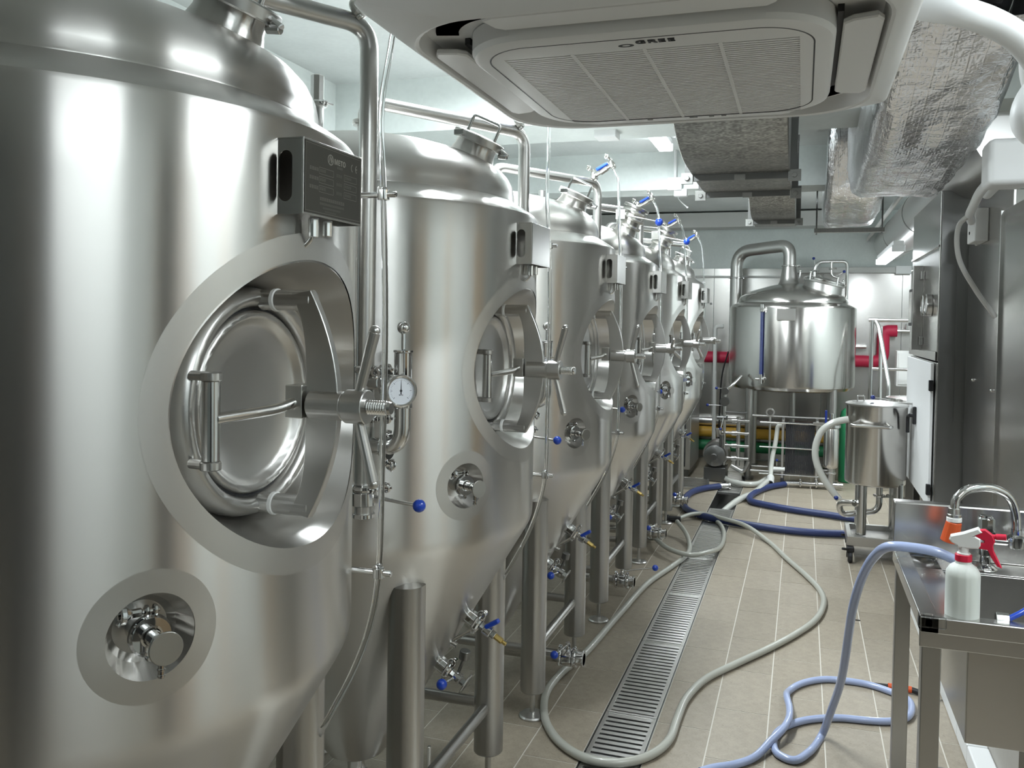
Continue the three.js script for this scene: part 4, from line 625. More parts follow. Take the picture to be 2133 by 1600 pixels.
{ // trigger spray bottle
  const t = thing('spray_bottle', 'translucent spray bottle with red and white trigger on the sink', 'bottle', [0.352, 0.853, 2.105]);
  obj('bottle', [lat([[0, 0.001], [0.036, 0.001], [0.039, 0.005], [0.0395, 0.02], [0.0395, 0.118], [0.0385, 0.126], [0.031, 0.139], [0.0195, 0.147], [0.0175, 0.152], [0.0175, 0.16]], 40, [0, 0, 0], [0, 1, 0], 0.5)], M.bottle, t);
  obj('liquid', [lat([[0, 0.003], [0.034, 0.003], [0.0375, 0.008], [0.0378, 0.117], [0, 0.1172]], 36, [0, 0, 0], [0, 1, 0], 0.5)], M.bottle, t);
  obj('collar', [cy([0, 0.153, 0], [0, 0.17, 0], 0.0195, 28)], M.red, t);
  const h = obj('sprayer_head', [cy([0, 0.169, 0], [0, 0.174, 0], 0.0155, 24), cy([0, 0.173, 0], [0, 0.193, 0], 0.0115, 20), extr([[-0.03, 0.205], [-0.026, 0.2], [-0.013, 0.194], [-0.012, 0.19], [0.014, 0.19], [0.03, 0.192], [0.034, 0.198], [0.034, 0.212], [0.024, 0.217], [0.014, 0.216], [0.036, 0.231], [0.03, 0.237], [0.0, 0.222], [-0.028, 0.212]], 0.018, 0.003, (g) => g.translate(0, 0, -0.009)), cy([0.0, 0.208, 0], [0.036, 0.208, 0], 0.0085, 16)], M.plastic, t);
  obj('trigger', [extr([[0.022, 0.222], [0.034, 0.234], [0.046, 0.236], [0.06, 0.226], [0.066, 0.212], [0.062, 0.2], [0.064, 0.186], [0.074, 0.165], [0.082, 0.15], [0.075, 0.153], [0.062, 0.172], [0.054, 0.19], [0.032, 0.192], [0.034, 0.2], [0.046, 0.204], [0.046, 0.212], [0.034, 0.216]], 0.014, 0.002, (g) => g.translate(0, 0, -0.007))], M.red, t);
  obj('nozzle', [cy([0.06, 0.222, 0], [0.07, 0.2225, 0], 0.0055, 14), cy([0.069, 0.2225, 0], [0.092, 0.224, 0], 0.0075, 14)], M.red, t);
  t.rotation.y = -0.2; t.scale.setScalar(0.89);
}
{ const t = thing('hand_shower_end', 'small chrome hose fitting on the sink front edge', 'fitting', [0.432, 0.862, 2.1]); obj('nut', [cy([-0.014, 0.01, 0], [0.012, 0.01, 0], 0.012, 8)], M.chrome, t); }
tag(obj('thin_hose', [hose([[0.444, 0.872, 2.1], [0.47, 0.885, 2.11], [0.5, 0.9, 2.13], [0.56, 0.915, 2.16], [0.66, 0.91, 2.2], [0.8, 0.86, 2.24]], 0.0062, 50, 12)], M.blue), 'thin bright blue hose arching over the sink bowl', 'hose');
{ const pos = []; const t = tag(obj('plastic_bag', [(() => { const g = new THREE.IcosahedronGeometry(0.05, 3); const p = g.attributes.position; for (let i = 0; i < p.count; i++) { const n = g16(p.getX(i) * 160 + 8, p.getY(i) * 160 + p.getZ(i) * 120 + 8); const k = 0.75 + 0.5 * n; p.setXYZ(i, p.getX(i) * k * 1.2, Math.max(p.getY(i) * k * 0.55, -0.02), p.getZ(i) * k * 0.9); } g.computeVertexNormals(); g.translate(0.315, 0.876, -2.55); return g; })()], M.glass), 'crumpled clear plastic bag on the sink ledge', 'bag'); }
tag(obj('wall_castor', [hollow([0.555, 0.035, 4.235], [0.58, 0.035, 4.235], 0.035, 0.012, 24), bx(0.567, 0.075, 4.24, 0.03, 0.03, 0.03, 0.003), cy([0.567, 0.07, 4.2], [0.545, 0.055, 4.15], 0.006, 8)], M.rubber), 'small black swivel castor seen between the sink legs', 'castor');

// ---------- hoses on the floor ----------
tag(obj('grey_hose', [hose(HOSE_A, 0.0155, 420, 14)], M.hoseGrey), 'long grey hose snaking across the drain and the aisle floor', 'hose');
tag(obj('grey_hose', [hose(HOSE_B, 0.0155, 160, 14)], M.hoseGrey), 'short grey hose looped over the drain by the fifth tank', 'hose');
{ const t = thing('hose_plug', 'black screw coupling on the end of the long grey hose', 'coupling', [-0.87, 0.024, 6.46]); obj('plug', [cy([-0.07, 0, 0], [0.03, 0, 0.01], 0.022, 16), cy([-0.085, 0, 0], [-0.06, 0, 0], 0.03, 16)], M.rubber, t); }
tag(obj('blue_hose', [hose(HOSE_SINK, 0.0135, 420, 14)], M.hoseBlue), 'bluish clear hose falling from the sink and looping on the floor', 'hose');
tag(obj('navy_hose', [hose(HOSE_N1, 0.026, 200, 16)], M.hoseNavy), 'navy hose curling from the last tank towards the wheeled vessel', 'hose', 'navy rubber hoses');
tag(obj('navy_hose', [hose(HOSE_N2, 0.026, 160, 16)], M.hoseNavy), 'navy hose bending from the kettle pipes to the wheeled vessel', 'hose', 'navy rubber hoses');
{ const t = thing('hose_coupling', 'steel coupling on the free end of the navy hose by the drain', 'coupling', [-0.66, 0.032, 7.91]); obj('sleeve', [cy([-0.04, 0, -0.02], [0.05, 0.0, 0.02], 0.027, 18), cy([0.05, 0, 0.02], [0.065, 0, 0.026], 0.036, 18)], M.bright, t); }
tag(obj('clear_hose', [hose(HOSE_D, 0.026, 160, 16)], M.hoseClear), 'translucent hose from the pump emptying into the open drain', 'hose', 'translucent hoses');
tag(obj('clear_hose', [hose(HOSE_E, 0.022, 100, 16)], M.hoseClear), 'translucent hose arching beside the wheeled vessel', 'hose', 'translucent hoses');
{ const t = thing('floor_tool', 'orange handled black brush lying on the floor behind the sink leg', 'tool', [0.4, 0.016, 3.81]); obj('handle', [hose([[-0.03, 0, 0.002], [0.02, 0, 0.0], [0.06, 0, -0.002]], 0.0135, 14, 12)], M.orange, t); obj('tip', [hose([[-0.03, 0, 0.002], [-0.07, -0.002, 0.004], [-0.11, -0.005, 0.006]], 0.009, 14, 10), hose([[0.06, 0, -0.002], [0.09, -0.003, -0.012], [0.12, -0.003, -0.022], [0.16, -0.003, -0.03]], 0.012, 14, 10)], M.black, t); }
for (const [x, z, l] of [[0.3, 4.66, 'dark scrap of debris on the tiles right of the long hose']]) tag(obj('debris_scrap', [bx(x, 0.002, z, 0.028, 0.004, 0.006, 0)], M.black), l, 'debris');

// ---------- brew kettle ----------
{
  const kx = -0.105, kz = 8.93, t = thing('brew_kettle', 'round stainless brew kettle with an arched vapour pipe at the aisle end', 'kettle', [kx, 0, kz]), R = 0.602;
  obj('shell', [lat([[0, 0.845], [0.3, 0.85], [0.52, 0.862], [0.575, 0.877], [0.597, 0.905], [R, 0.93], [R, 1.66], [0.598, 1.672], [0.59, 1.682], [0.525, 1.715], [0.3, 1.72], [0, 1.72]], 96, [0, 0, 0], [0, 1, 0], 0.4)], M.kettle, t);
  obj('dome', [lat([[0.527, 1.708], [0.528, 1.716], [0.52, 1.745], [0.5, 1.775], [0.455, 1.805], [0.36, 1.845], [0.25, 1.88], [0.12, 1.905], [0, 1.91]], 80, [0, 0, 0], [0, 1, 0], 0.7)], M.kettle, t);
  const va = obj('vapour_pipe', [lat([[0.115, 1.895], [0.1, 1.91], [0.085, 1.96], [0.066, 2.08]], 32, [-0.035, 0, 0], [0, 1, 0]), pipe([[-0.035, 2.06, 0], [-0.035, 2.295, 0], [-0.57, 2.255, 0.3], [-0.57, 1.2, 0.3]], 0.062, 0.17, 28)], M.satin, t);
  obj('clamp', [triClamp([-0.035, 2.085, 0], [0, 1, 0], 0.07, [1, 0, -0.4]), triClamp([-0.57, 1.98, 0.3], [0, 1, 0], 0.066, [-1, 0, -0.3], false)], M.bright, va);
  const mc = [0.265, 1.80, -0.12], mu = [0.22, 0.975, -0.02];
  const mw = obj('manway', [lat([[0.2, 0], [0.185, 0.02], [0.18, 0.1], [0.195, 0.105], [0.198, 0.125], [0.16, 0.13], [0.16, 0.1]], 48, mc, mu)], M.satin, t);
  obj('lid', [lat([[0.192, 0.128], [0.193, 0.14], [0.17, 0.15], [0.08, 0.162], [0, 0.165]], 40, mc, mu)], M.sheet, mw);
  for (let i = 0; i < 5; i++) { const a = i * 1.256 + 0.4, p = [mc[0] + 0.21 * Math.cos(a), mc[1] + 0.11 - 0.05 * Math.cos(a), mc[2] + 0.21 * Math.sin(a)]; obj('swing_bolt', [cy(p, add(p, [0.01, 0.075, 0]), 0.008, 8), sp(add(p, [0.01, 0.075, 0]), 0.014, 8)], M.bright, mw); }
  const sp1 = obj('spray_pipe', [pipe([[0.2, 1.93, -0.1], [0.2, 2.06, -0.1], [0.245, 2.12, -0.1], [0.5, 2.125, -0.05], [0.51, 1.15, 0.1]], 0.015, 0.05, 12), pipe([[0.36, 2.12, -0.08], [0.36, 1.98, -0.1], [0.43, 1.96, -0.12]], 0.012, 0.04, 10), triClamp([0.2, 2.03, -0.1], [0, 1, 0], 0.02, [0, 0, -1]), triClamp([0.36, 2.05, -0.09], [0, 1, 0], 0.02, [0, 0, -1])], M.bright, t);
  lever(sp1, [0.21, 2.06, -0.1], [0.19, 2.15, -0.12], 0.014, M.blueDark); lever(sp1, [0.4, 1.98, -0.12], [0.47, 2.02, -0.16], 0.014, M.blueDark);
  const sg = obj('level_glass', [hollow([-0.263, 1.02, -0.575], [-0.263, 1.62, -0.575], 0.012, 0.01, 16)], M.glass, t);
  obj('scale', [bx(-0.263, 1.32, -0.56, 0.028, 0.62, 0.006, 0.001)], M.blueDark, sg);
  obj('glass_valve', [cy([-0.263, 1.60, -0.5], [-0.263, 1.66, -0.585], 0.02, 16), cy([-0.263, 1.62, -0.575], [-0.263, 1.69, -0.575], 0.016, 16)], M.bright, sg);
  obj('glass_valve', [cy([-0.263, 0.94, -0.575], [-0.263, 1.03, -0.575], 0.016, 16), cy([-0.31, 0.985, -0.575], [-0.23, 0.985, -0.575], 0.013, 14), cy([-0.263, 0.985, -0.5], [-0.263, 0.985, -0.585], 0.018, 14)], M.bright, sg);
  obj('name_plate', [bx(-0.045, 1.595, -0.605, 0.165, 0.11, 0.008, 0.002)], M.cast, t);
  for (const [x, z] of [[-0.37, -0.4], [0.39, -0.4], [-0.37, 0.4], [0.39, 0.4]]) { const l = obj('leg', [cy([x, 0.03, z], [x, 0.9, z], 0.036, 20)], M.leg, t); obj('foot', [cy([x, 0.0005, z], [x, 0.03, z], 0.055, 20)], M.darkSteel, l); }
  for (const ry of [0.62, 0.13]) obj('rung', [cy([-0.37, ry, -0.4], [0.39, ry, -0.4], 0.013, 12)], M.leg, t);
  obj('centre_drain', [cy([0.02, 0.1, 0.3], [0.02, 0.87, 0.3], 0.03, 14)], M.leg, t);
}
// ---------- plate heat exchanger, pump and pipework under the kettle ----------
{
  const t = thing('heat_exchanger', 'black plate heat exchanger in a steel frame below the kettle', 'heat exchanger', [0, 0.1, 8.28]);
  const n = 24; for (let i = 0; i < n; i++) obj('plate', [bx(0.0 - 0.125 + 0.25 * i / (n - 1), 0.25, 0.1, 0.0085, 0.46, 0.2, 0)], M.rubber, t);
  for (const x of [-0.152, 0.148]) obj('end_plate', [bx(x, 0.25, 0.1, 0.022, 0.54, 0.24, 0.003)], M.satin, t);
  for (const y of [0.01, 0.26, 0.49]) obj('tie_bar', [cy([-0.36, y, -0.015], [0.17, y, -0.015], 0.008, 10)], M.bright, t);
  for (const s of [-0.15, 0.15]) obj('leg', [bx(s, -0.06, 0.1, 0.03, 0.085, 0.2, 0.002)], M.darkSteel, t);
}
{
  const t = thing('centrifugal_pump', 'steel centrifugal pump with ribbed motor left of the kettle leg', 'pump', [-0.765, 0.25, 8.3]);
  obj('volute', [lat([[0, -0.09], [0.06, -0.09], [0.1, -0.07], [0.105, 0], [0.1, 0.04], [0.05, 0.05]], 36, [0, 0, 0], [0, 0, 1]), cy([0, 0, -0.09], [0, 0, -0.16], 0.03, 20), cy([0.06, 0.08, -0.03], [0.06, 0.2, -0.03], 0.022, 16)], M.darkSteel, t);
  for (let i = 0; i < 4; i++) obj('motor_rib', [lat([[0.06, 0.05 + i * 0.06], [0.118, 0.05 + i * 0.06], [0.124, 0.07 + i * 0.06], [0.118, 0.09 + i * 0.06], [0.06, 0.09 + i * 0.06]], 32, [0, 0, 0], [0, 0, 1])], M.satin, t);
  obj('base', [bx(0, -0.18, 0.1, 0.2, 0.13, 0.3, 0.004)], M.darkSteel, t);
}
{
  const t = thing('pipe_manifold', 'cluster of small valves and pipes between pump and kettle leg', 'pipework', [-0.6, 0, 8.35]);
  for (const y of [0.22, 0.34, 0.46, 0.58]) obj('pipe', [cy([-0.12, y, 0], [0.14, y, 0], 0.014, 12), cy([-0.02, y, 0], [0.03, y, 0], 0.024, 12)], M.satin, t);
  obj('riser', [pipe([[-0.09, 0.15, 0], [-0.09, 0.86, 0], [-0.02, 0.92, 0], [0.05, 1.0, 0.1]], 0.015, 0.05, 12), pipe([[0.04, 0.15, 0.02], [0.04, 0.62, 0.02]], 0.02, 0.02, 12), pipe([[-0.02, 0.15, 0], [0.1, 0.09, 0], [0.14, 0.2, 0]], 0.02, 0.05, 12)], M.satin, t);
  for (const [a, b] of [[[-0.06, 0.88, 0], [-0.17, 0.885, -0.02]], [[-0.06, 0.72, 0], [-0.25, 0.72, -0.02]], [[-0.1, 0.6, -0.02], [-0.12, 0.5, -0.05]]]) lever(t, a, b, 0.014, M.blueDark);
  obj('valve_body', [cy([-0.09, 0.76, -0.03], [-0.09, 0.76, 0.03], 0.045, 20), cy([-0.09, 0.86, -0.03], [-0.09, 0.86, 0.03], 0.035, 20), cy([-0.16, 0.6, 0], [-0.06, 0.6, 0], 0.02, 14), bx(0.02, 0.66, 0, 0.2, 0.012, 0.1, 0.002)], M.darkSteel, t);
  obj('funnel', [cy([-0.14, 0.5, -0.02], [-0.14, 0.42, -0.02], 0.035, 16, 0.001, 0.02)], M.satin, t);
}
{
  const t = thing('wort_pipework', 'upright pipes with an open white drain elbow under the kettle', 'pipework', [-0.3, 0, 8.3]);
  obj('pipe', [pipe([[0.03, 0.14, 0], [0.03, 0.64, 0]], 0.01, 0.02, 10), hollow([0.03, 0.68, -0.01], [0.03, 0.68, 0.01], 0.04, 0.026, 20)], M.satin, t);
  obj('pipe', [pipe([[0.16, 0.56, 0.02], [0.1, 0.56, 0.02], [0.085, 0.4, 0], [0.06, 0.28, -0.02], [0.05, 0.17, -0.05], [0.05, 0.06, -0.12]], 0.021, 0.05, 16)], M.hoseClear, t);
  obj('drain_elbow', [hollow([0.05, 0.09, -0.1], [0.05, 0.05, -0.2], 0.033, 0.026, 20), pipe([[0.05, 0.16, -0.05], [0.17, 0.16, -0.03]], 0.02, 0.02, 12)], M.pvc, t);
  const bv = obj('cross_pipe', [cy([-0.14, 0.125, 0], [0.2, 0.125, 0], 0.012, 12)], M.satin, t); lever(bv, [0.1, 0.15, 0], [0.1, 0.24, -0.02], 0.012, M.blueDark);
}
{
  const t = thing('filter_canister', 'slim polished canister standing right of the heat exchanger', 'canister', [0.27, 0, 8.25]);
  obj('can', [lat([[0, 0.2], [0.05, 0.203], [0.064, 0.22], [0.067, 0.24], [0.067, 0.55], [0.06, 0.57], [0, 0.58]], 36, [0, 0, 0], [0, 1, 0])], M.kettle, t);
  obj('head', [cy([0, 0.575, 0], [0, 0.6, 0], 0.08, 30), cy([0, 0.6, 0], [0, 0.7, 0], 0.022, 16), bx(-0.1, 0.6, 0, 0.12, 0.03, 0.03, 0.003)], M.bright, t);
  obj('blue_handle', [bx(-0.05, 0.67, -0.02, 0.02, 0.12, 0.02, 0.004)], M.blueDark, t);
  obj('stand', [cy([0, 0.0005, 0], [0, 0.2, 0], 0.025, 16), cy([0, 0.15, 0], [0, 0.165, 0], 0.05, 20)], M.satin, t);
}
{
  const t = thing('outlet_pipe', 'steel outlet pipe with clamps joining the navy hose below the kettle', 'pipe', [0.1, 0.04, 8.24]);
  obj('pipe', [cy([-0.22, 0, 0], [0.28, 0, 0.05], 0.022, 18), triClamp([-0.09, 0, 0.013], [1, 0, 0.1], 0.028, [0, 1, -0.4]), triClamp([0.05, 0, 0.027], [1, 0, 0.1], 0.028, [0, 1, -0.4]), cy([0.0, -0.038, 0.02], [0.0, 0, 0.02], 0.008, 8)], M.bright, t);
}
tag(obj('gas_cylinder', [lat([[0, 0.002], [0.07, 0.002], [0.075, 0.01], [0.075, 0.62], [0.06, 0.68], [0.03, 0.71], [0, 0.715]], 30, [0.43, 0, 8.75], [0, 1, 0])], M.green), 'green gas cylinder standing behind the slim canister', 'cylinder');
// ---------- pipes along the end wall ----------
tag(obj('wall_pipe', [cy([LEFT + 0.1, 0.30, 9.66], [1.4, 0.30, 9.66], 0.058, 24)], M.yellow), 'yellow lagged pipe running low along the end wall', 'pipe', 'lagged pipes on the end wall');
tag(obj('wall_pipe', [cy([LEFT + 0.1, 0.15, 9.66], [1.4, 0.15, 9.66], 0.058, 24)], M.green), 'green lagged pipe running lowest along the end wall', 'pipe', 'lagged pipes on the end wall');
tag(obj('wall_pipe', [cy([LEFT + 0.1, 0.42, 9.67], [1.4, 0.42, 9.67], 0.05, 24)], M.foilPipe), 'silver lagged pipe just above the yellow one', 'pipe', 'lagged pipes on the end wall');
tag(obj('wall_pipe', [pipe([[LEFT + 0.1, 1.13, 9.64], [0.80, 1.13, 9.64], [0.80, 1.455, 9.64], [0.93, 1.455, 9.64]], 0.062, 0.1, 22)], M.redPipe), 'red lagged pipe with an upturned elbow right of the kettle', 'pipe', 'lagged pipes on the end wall');
tag(obj('wall_valve', [cy([0.93, 1.455, 9.64], [1.2, 1.455, 9.64], 0.018, 14), cy([1.02, 1.455, 9.64], [1.02, 1.53, 9.64], 0.01, 10), cy([0.48, 1.28, 9.66], [0.64, 1.28, 9.66], 0.016, 12), cy([0.52, 1.28, 9.66], [0.52, 1.35, 9.66], 0.01, 10)], M.bright), 'pair of small tap valves on the end wall by the red pipe', 'valve');
tag(obj('white_pipe', [pipe([[-0.8, 1.47, 9.3], [-0.885, 1.47, 9.3], [-0.875, 0.1, 9.3]], 0.021, 0.04, 16)], M.pvc), 'white plastic downpipe left of the kettle', 'pipe');
tag(obj('black_cable', [hose([[-0.76, 1.2, 9.5], [-0.82, 0.95, 9.5], [-0.84, 0.5, 9.5], [-0.84, 0.05, 9.5]], 0.008, 40, 8)], M.black), 'thin black cable hanging left of the kettle', 'cable');
// ---------- step frame, electrical box, chiller ----------
{
  const t = thing('step_frame', 'tubular stainless step frame with sloping rails right of the kettle', 'step', [0.68, 0, 8.7]);
  obj('post', [cy([-0.06, 0.02, 0], [-0.06, 1.56, 0], 0.019, 16)], M.bright, t); obj('post', [cy([0.32, 0.02, 0], [0.32, 1.56, 0], 0.019, 16)], M.bright, t);
  obj('top_rail', [cy([-0.09, 1.56, 0], [0.36, 1.56, 0], 0.019, 16)], M.bright, t);
  obj('sloping_rail', [pipe([[-0.03, 1.55, 0], [0.0, 1.5, -0.02], [0.075, 0.98, -0.25], [0.075, 0.4, -0.28], [0.06, 0.03, -0.28]], 0.02, 0.05, 14)], M.bright, t);
  obj('sloping_rail', [cy([0.02, 1.5, 0], [0.03, 0.03, -0.05], 0.017, 14)], M.bright, t);
  obj('cross_rail', [cy([-0.06, 1.1, 0], [0.32, 1.1, 0], 0.015, 14)], M.bright, t);
  for (const y of [0.4, 0.75]) obj('tread', [bx(0.13, y, -0.02, 0.36, 0.025, 0.16, 0.003)], M.satin, t);
}
{ const t = thing('electrical_box', 'grey electrical box mounted beside the step frame', 'electrical box', [0.98, 1.1, 8.95]); obj('box', [bx(0, 0, 0, 0.24, 0.34, 0.16, 0.006)], M.pvc, t); obj('door', [bx(0, 0, -0.085, 0.21, 0.3, 0.008, 0.003)], M.pvc, t); obj('bracket', [bx(0, 0.05, 0.4, 0.04, 0.04, 0.66, 0.003)], M.darkSteel, t); }
{ const t = thing('blue_container', 'blue plastic container beyond the white cabinet door', 'container', [0.86, 0.6, 7.4]); obj('tub', [bx(0, 0.2, 0, 0.1, 0.5, 0.1, 0.01)], M.blueDark, t); obj('stand', [bx(0, -0.33, 0, 0.12, 0.54, 0.12, 0.005)], M.darkSteel, t); }
{
  const t = thing('chiller_cabinet', 'grey steel chiller cabinet with a dark front beyond the last tank', 'cabinet', [-1.32, 0, 8.75]);
  obj('body', [bx(0, 0.5, 0, 0.62, 0.86, 0.7, 0.008)], M.satin, t); obj('front_panel', [bx(-0.02, 0.5, -0.355, 0.56, 0.8, 0.012, 0.004)], M.black, t); for (const s of [-1, 1]) obj('skid', [bx(s * 0.25, 0.035, 0, 0.08, 0.07, 0.66, 0.006)], M.darkSteel, t);
}
// ---------- wheeled vessel cart ----------
{
  const t = thing('wheeled_vessel', 'round lidded steel vessel on a wheeled frame in the aisle', 'cart', [0.47, 0, 6.0]), R = 0.187;
  obj('vessel', [lat([[0, 0.475], [0.1, 0.475], [0.17, 0.48], [0.183, 0.487], [R, 0.497], [R, 0.985], [0.189, 0.99], [0.189, 0.996], [0.185, 0.998]], 72, [0, 0, 0], [0, 1, 0])], M.kettle, t);
  const ld = obj('lid', [lat([[0.192, 0.99], [0.193, 1.0], [0.18, 1.006], [0.06, 1.02], [0, 1.022]], 48, [0, 0, 0], [0, 1, 0]), bx(0.03, 1.01, 0, 0.36, 0.012, 0.02, 0.002)], M.satin, t);
  obj('lid_handle', [pipe([[-0.12, 1.01, -0.03], [-0.12, 1.05, -0.03], [-0.08, 1.05, -0.03], [-0.08, 1.01, -0.03]], 0.0045, 0.008, 8)], M.bright, ld);
  lever(ld, [0.08, 1.03, -0.05], [-0.03, 1.045, -0.07], 0.015, M.blueDark);
  obj('side_handle', [pipe([[-0.15, 0.872, -0.105], [-0.165, 0.872, -0.185], [0.075, 0.872, -0.225], [0.07, 0.872, -0.165]], 0.0115, 0.03, 14)], M.bright, t);
  for (const [x, z] of [[-0.085, -0.125], [0.13, -0.1], [-0.08, 0.13], [0.13, 0.12]]) obj('leg', [cy([x, 0.165, z], [x, 0.5, z], 0.031, 22)], M.bright, t);
  obj('frame', [bx(0.08, 0.135, -0.19, 0.5, 0.06, 0.03, 0.003), bx(0.08, 0.135, 0.19, 0.5, 0.06, 0.03, 0.003), bx(-0.155, 0.135, 0, 0.03, 0.06, 0.38, 0.003), bx(0.315, 0.135, 0, 0.03, 0.06, 0.38, 0.003), bx(0.08, 0.13, 0, 0.46, 0.004, 0.37, 0)], M.satin, t);
  for (const [x, z] of [[-0.15, -0.215], [0.28, -0.2], [-0.14, 0.17], [0.28, 0.17]]) {
    const c = obj('castor', [cy([x - 0.014, 0.037, z], [x + 0.014, 0.037, z], 0.0365, 28, 0.006)], M.rubber, t);
    obj('fork', [bx(x, 0.085, z + 0.005, 0.046, 0.035, 0.05, 0.008), bx(x - 0.02, 0.06, z + 0.006, 0.005, 0.05, 0.03, 0.001), cy([x - 0.012, 0.088, z - 0.02], [x - 0.05, 0.097, z - 0.05], 0.008, 8)], M.black, c);
    obj('hub', [cy([x - 0.0155, 0.037, z], [x - 0.0175, 0.037, z], 0.008, 14), hollow([x - 0.0145, 0.037, z], [x - 0.0165, 0.037, z], 0.028, 0.025, 28)], M.satin, c);
  }
  obj('under_pipe', [pipe([[0.03, 0.48, 0], [0.03, 0.3, 0], [-0.2, 0.26, -0.02], [-0.22, 0.34, -0.03], [-0.12, 0.36, -0.1]], 0.02, 0.06, 16), pipe([[0.13, 0.48, 0.05], [0.13, 0.38, 0.05], [0.22, 0.36, 0.05]], 0.022, 0.05, 16), triClamp([0.03, 0.4, 0], [0, 1, 0], 0.028, [1, 0, -0.5])], M.bright, t);
  const v = obj('drain_valve', [cy([-0.13, 0.365, -0.14], [-0.09, 0.365, -0.1], 0.022, 16)], M.chrome, t); lever(v, [-0.12, 0.37, -0.14], [-0.24, 0.395, -0.16], 0.014, M.blueDark);
  obj('pump_box', [bx(0.24, 0.24, -0.02, 0.14, 0.14, 0.2, 0.006)], M.darkSteel, t); obj('warning_label', [bx(0.21, 0.3, -0.125, 0.05, 0.045, 0.002, 0)], M.yellow, t);
}
{
  const t = thing('wheeled_vessel', 'second round steel vessel on wheels, mostly hidden behind the lidded one', 'cart', [0.76, 0, 6.62]);
  obj('vessel', [lat([[0, 0.475], [0.17, 0.48], [0.187, 0.497], [0.187, 0.99], [0.183, 1.0], [0, 1.01]], 60, [0, 0, 0], [0, 1, 0])], M.kettle, t);
  for (const [x, z] of [[-0.1, -0.1], [0.1, -0.1], [-0.1, 0.1], [0.1, 0.1]]) obj('leg', [cy([x, 0.0005, z], [x, 0.5, z], 0.031, 18)], M.bright, t);
}

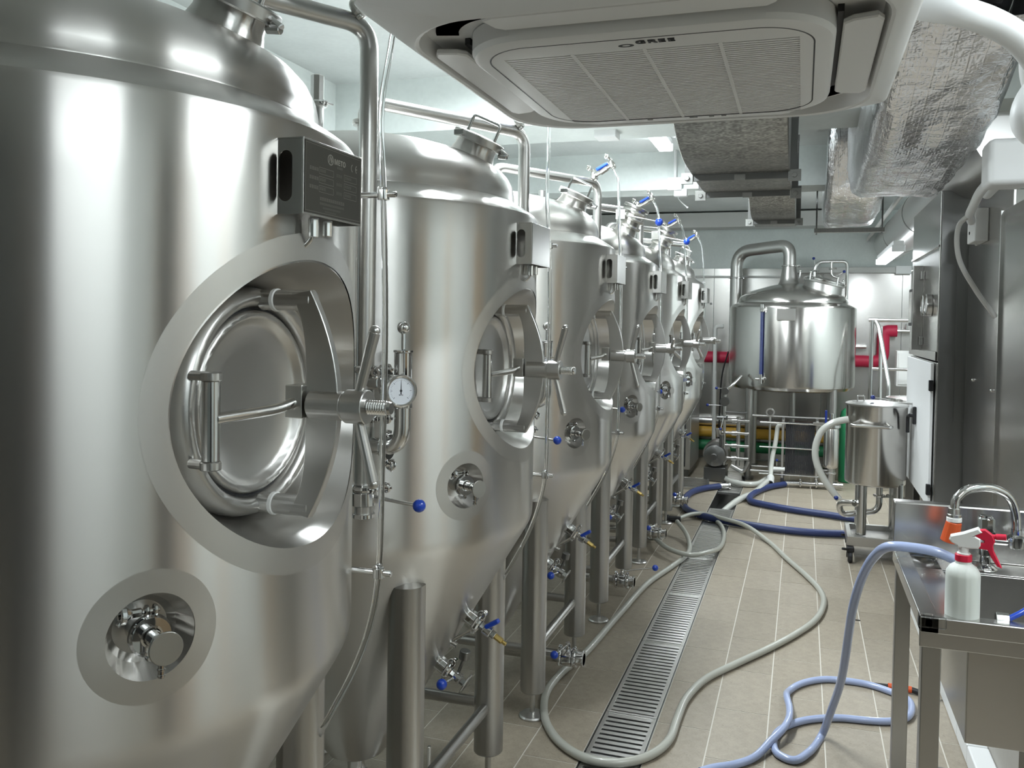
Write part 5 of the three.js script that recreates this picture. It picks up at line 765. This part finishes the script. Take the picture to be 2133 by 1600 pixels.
// ---------- the photographer, mirrored in the first tank ----------
{
  const { MarchingCubes } = await import('three/addons/objects/MarchingCubes.js');
  const caps = []; const C = (a, b, ra, rb) => caps.push([a, b, ra, rb]);
  const X = 0.02, Z = -0.34;
  const P = (x, y, z) => [X + x, y, Z + z];
  C(P(0, 1.0, 0), P(0, 1.2, -0.01), 0.145, 0.15); C(P(-0.09, 1.33, 0), P(0.09, 1.33, 0), 0.125, 0.125); C(P(0, 1.2, 0), P(0, 1.36, 0), 0.15, 0.13); C(P(0, 1.4, 0.01), P(0, 1.5, 0.03), 0.06, 0.055);
  C(P(-0.07, 0.95, 0), P(0.07, 0.95, 0), 0.13, 0.13);
  for (const s of [-1, 1]) {
    C(P(s * 0.09, 0.92, 0), P(s * 0.1, 0.5, 0.02), 0.095, 0.065); C(P(s * 0.1, 0.5, 0.02), P(s * 0.1, 0.1, -0.02), 0.06, 0.045); C(P(s * 0.1, 0.055, -0.04), P(s * 0.115, 0.04, 0.13), 0.05, 0.042);
    C(P(s * 0.2, 1.38, 0), P(s * 0.25, 1.14, 0.05), 0.062, 0.052); C(P(s * 0.25, 1.14, 0.05), P(s * 0.1, 1.36, 0.22), 0.048, 0.035);
    C(P(s * 0.1, 1.36, 0.22), P(s * 0.07, 1.43, 0.25), 0.034, 0.03);
    for (let f = 0; f < 4; f++) { const k = P(s * 0.075, 1.425 + f * 0.019, 0.255), e = P(s * 0.045, 1.435 + f * 0.019, 0.275); C(k, e, 0.0095, 0.009); C(e, P(s * 0.03, 1.435 + f * 0.019, 0.262), 0.009, 0.008); }
    C(P(s * 0.07, 1.43, 0.24), P(s * 0.045, 1.47, 0.235), 0.011, 0.009);
  }
  const sd = (p) => { let d = 9; for (const [a, b, ra, rb] of caps) { const bx_ = b[0] - a[0], by = b[1] - a[1], bz = b[2] - a[2], px = p[0] - a[0], py = p[1] - a[1], pz = p[2] - a[2]; const L = bx_ * bx_ + by * by + bz * bz; const h = Math.max(0, Math.min(1, (px * bx_ + py * by + pz * bz) / L)); const q = Math.hypot(px - bx_ * h, py - by * h, pz - bz * h) - (ra + (rb - ra) * h); const k = 0.03, m = Math.max(k - Math.abs(d - q), 0) / k; d = Math.min(d, q) - m * m * k * 0.25; } return d; };
  const field = (fn, c, half, res, mat) => { const mc = new MarchingCubes(res, mat, false, false, 400000); mc.isolation = 0; for (let k = 0; k < res; k++) for (let j = 0; j < res; j++) for (let i = 0; i < res; i++) { const u = (v) => (v - res / 2) / (res / 2) * half; mc.field[k * res * res + j * res + i] = -fn([c[0] + u(i), c[1] + u(j), c[2] - u(k)]); } mc.update(); const n = mc.count; const g = new THREE.BufferGeometry(); const pa = mc.positionArray.slice(0, n * 3), na = mc.normalArray.slice(0, n * 3); for (let i = 0; i < n; i++) { pa[i * 3] = c[0] + pa[i * 3] * half; pa[i * 3 + 1] = c[1] + pa[i * 3 + 1] * half; pa[i * 3 + 2] = -c[2] + pa[i * 3 + 2] * half; } g.setAttribute('position', new THREE.BufferAttribute(pa, 3)); g.setAttribute('normal', new THREE.BufferAttribute(na, 3)); g.setAttribute('uv', new THREE.BufferAttribute(new Float32Array(n * 2), 2)); return g; };
  const hc = P(0, 1.6, 0.04);
  const headSd = (p) => { const x = (p[0] - hc[0]) / 0.075, y = (p[1] - hc[1]) / 0.112, z = (p[2] - hc[2]) / 0.094; let d = (Math.hypot(x, y, z) - 1) * 0.075; const nose = Math.hypot(p[0] - hc[0], (p[1] - hc[1] + 0.01) * 0.6, p[2] - hc[2] - 0.094) - 0.013; d = Math.min(d, nose); for (const s of [-1, 1]) { d = Math.min(d, Math.hypot((p[0] - hc[0] - s * 0.077) * 1.6, (p[1] - hc[1]) * 0.7, p[2] - hc[2]) - 0.02); d = Math.max(d, -(Math.hypot(p[0] - hc[0] - s * 0.03, p[1] - hc[1] - 0.008, p[2] - hc[2] - 0.098) - 0.014)); } return d; };
  const body = field(sd, P(0, 0.78, 0.05), 0.82, 110); const head = field(headSd, hc, 0.14, 60);
  const g = merge([body, head]); const n = g.attributes.position.count, col = new Float32Array(n * 3), pp = g.attributes.position;
  for (let i = 0; i < n; i++) { const y = pp.getY(i), zf = -pp.getZ(i) - Z; const skin = y > 1.47 || (y > 1.36 && zf > 0.19); const hair = y > 1.64 || (y > 1.56 && zf < 0.02); const c = skin ? (hair && y > 1.5 ? [0.012, 0.01, 0.009] : [0.42, 0.26, 0.18]) : y > 0.93 ? [0.02, 0.022, 0.028] : [0.03, 0.032, 0.04]; col.set(c, i * 3); }
  g.setAttribute('color', new THREE.BufferAttribute(col, 3));
  const m = new THREE.Mesh(g, new THREE.MeshStandardMaterial({ vertexColors: true, roughness: 0.8 })); m.name = 'person'; m.castShadow = m.receiveShadow = true; scene.add(m); m.userData = { label: 'person in dark clothes seen only mirrored in the first tank', category: 'person' };
}
renderer.render(scene, camera);
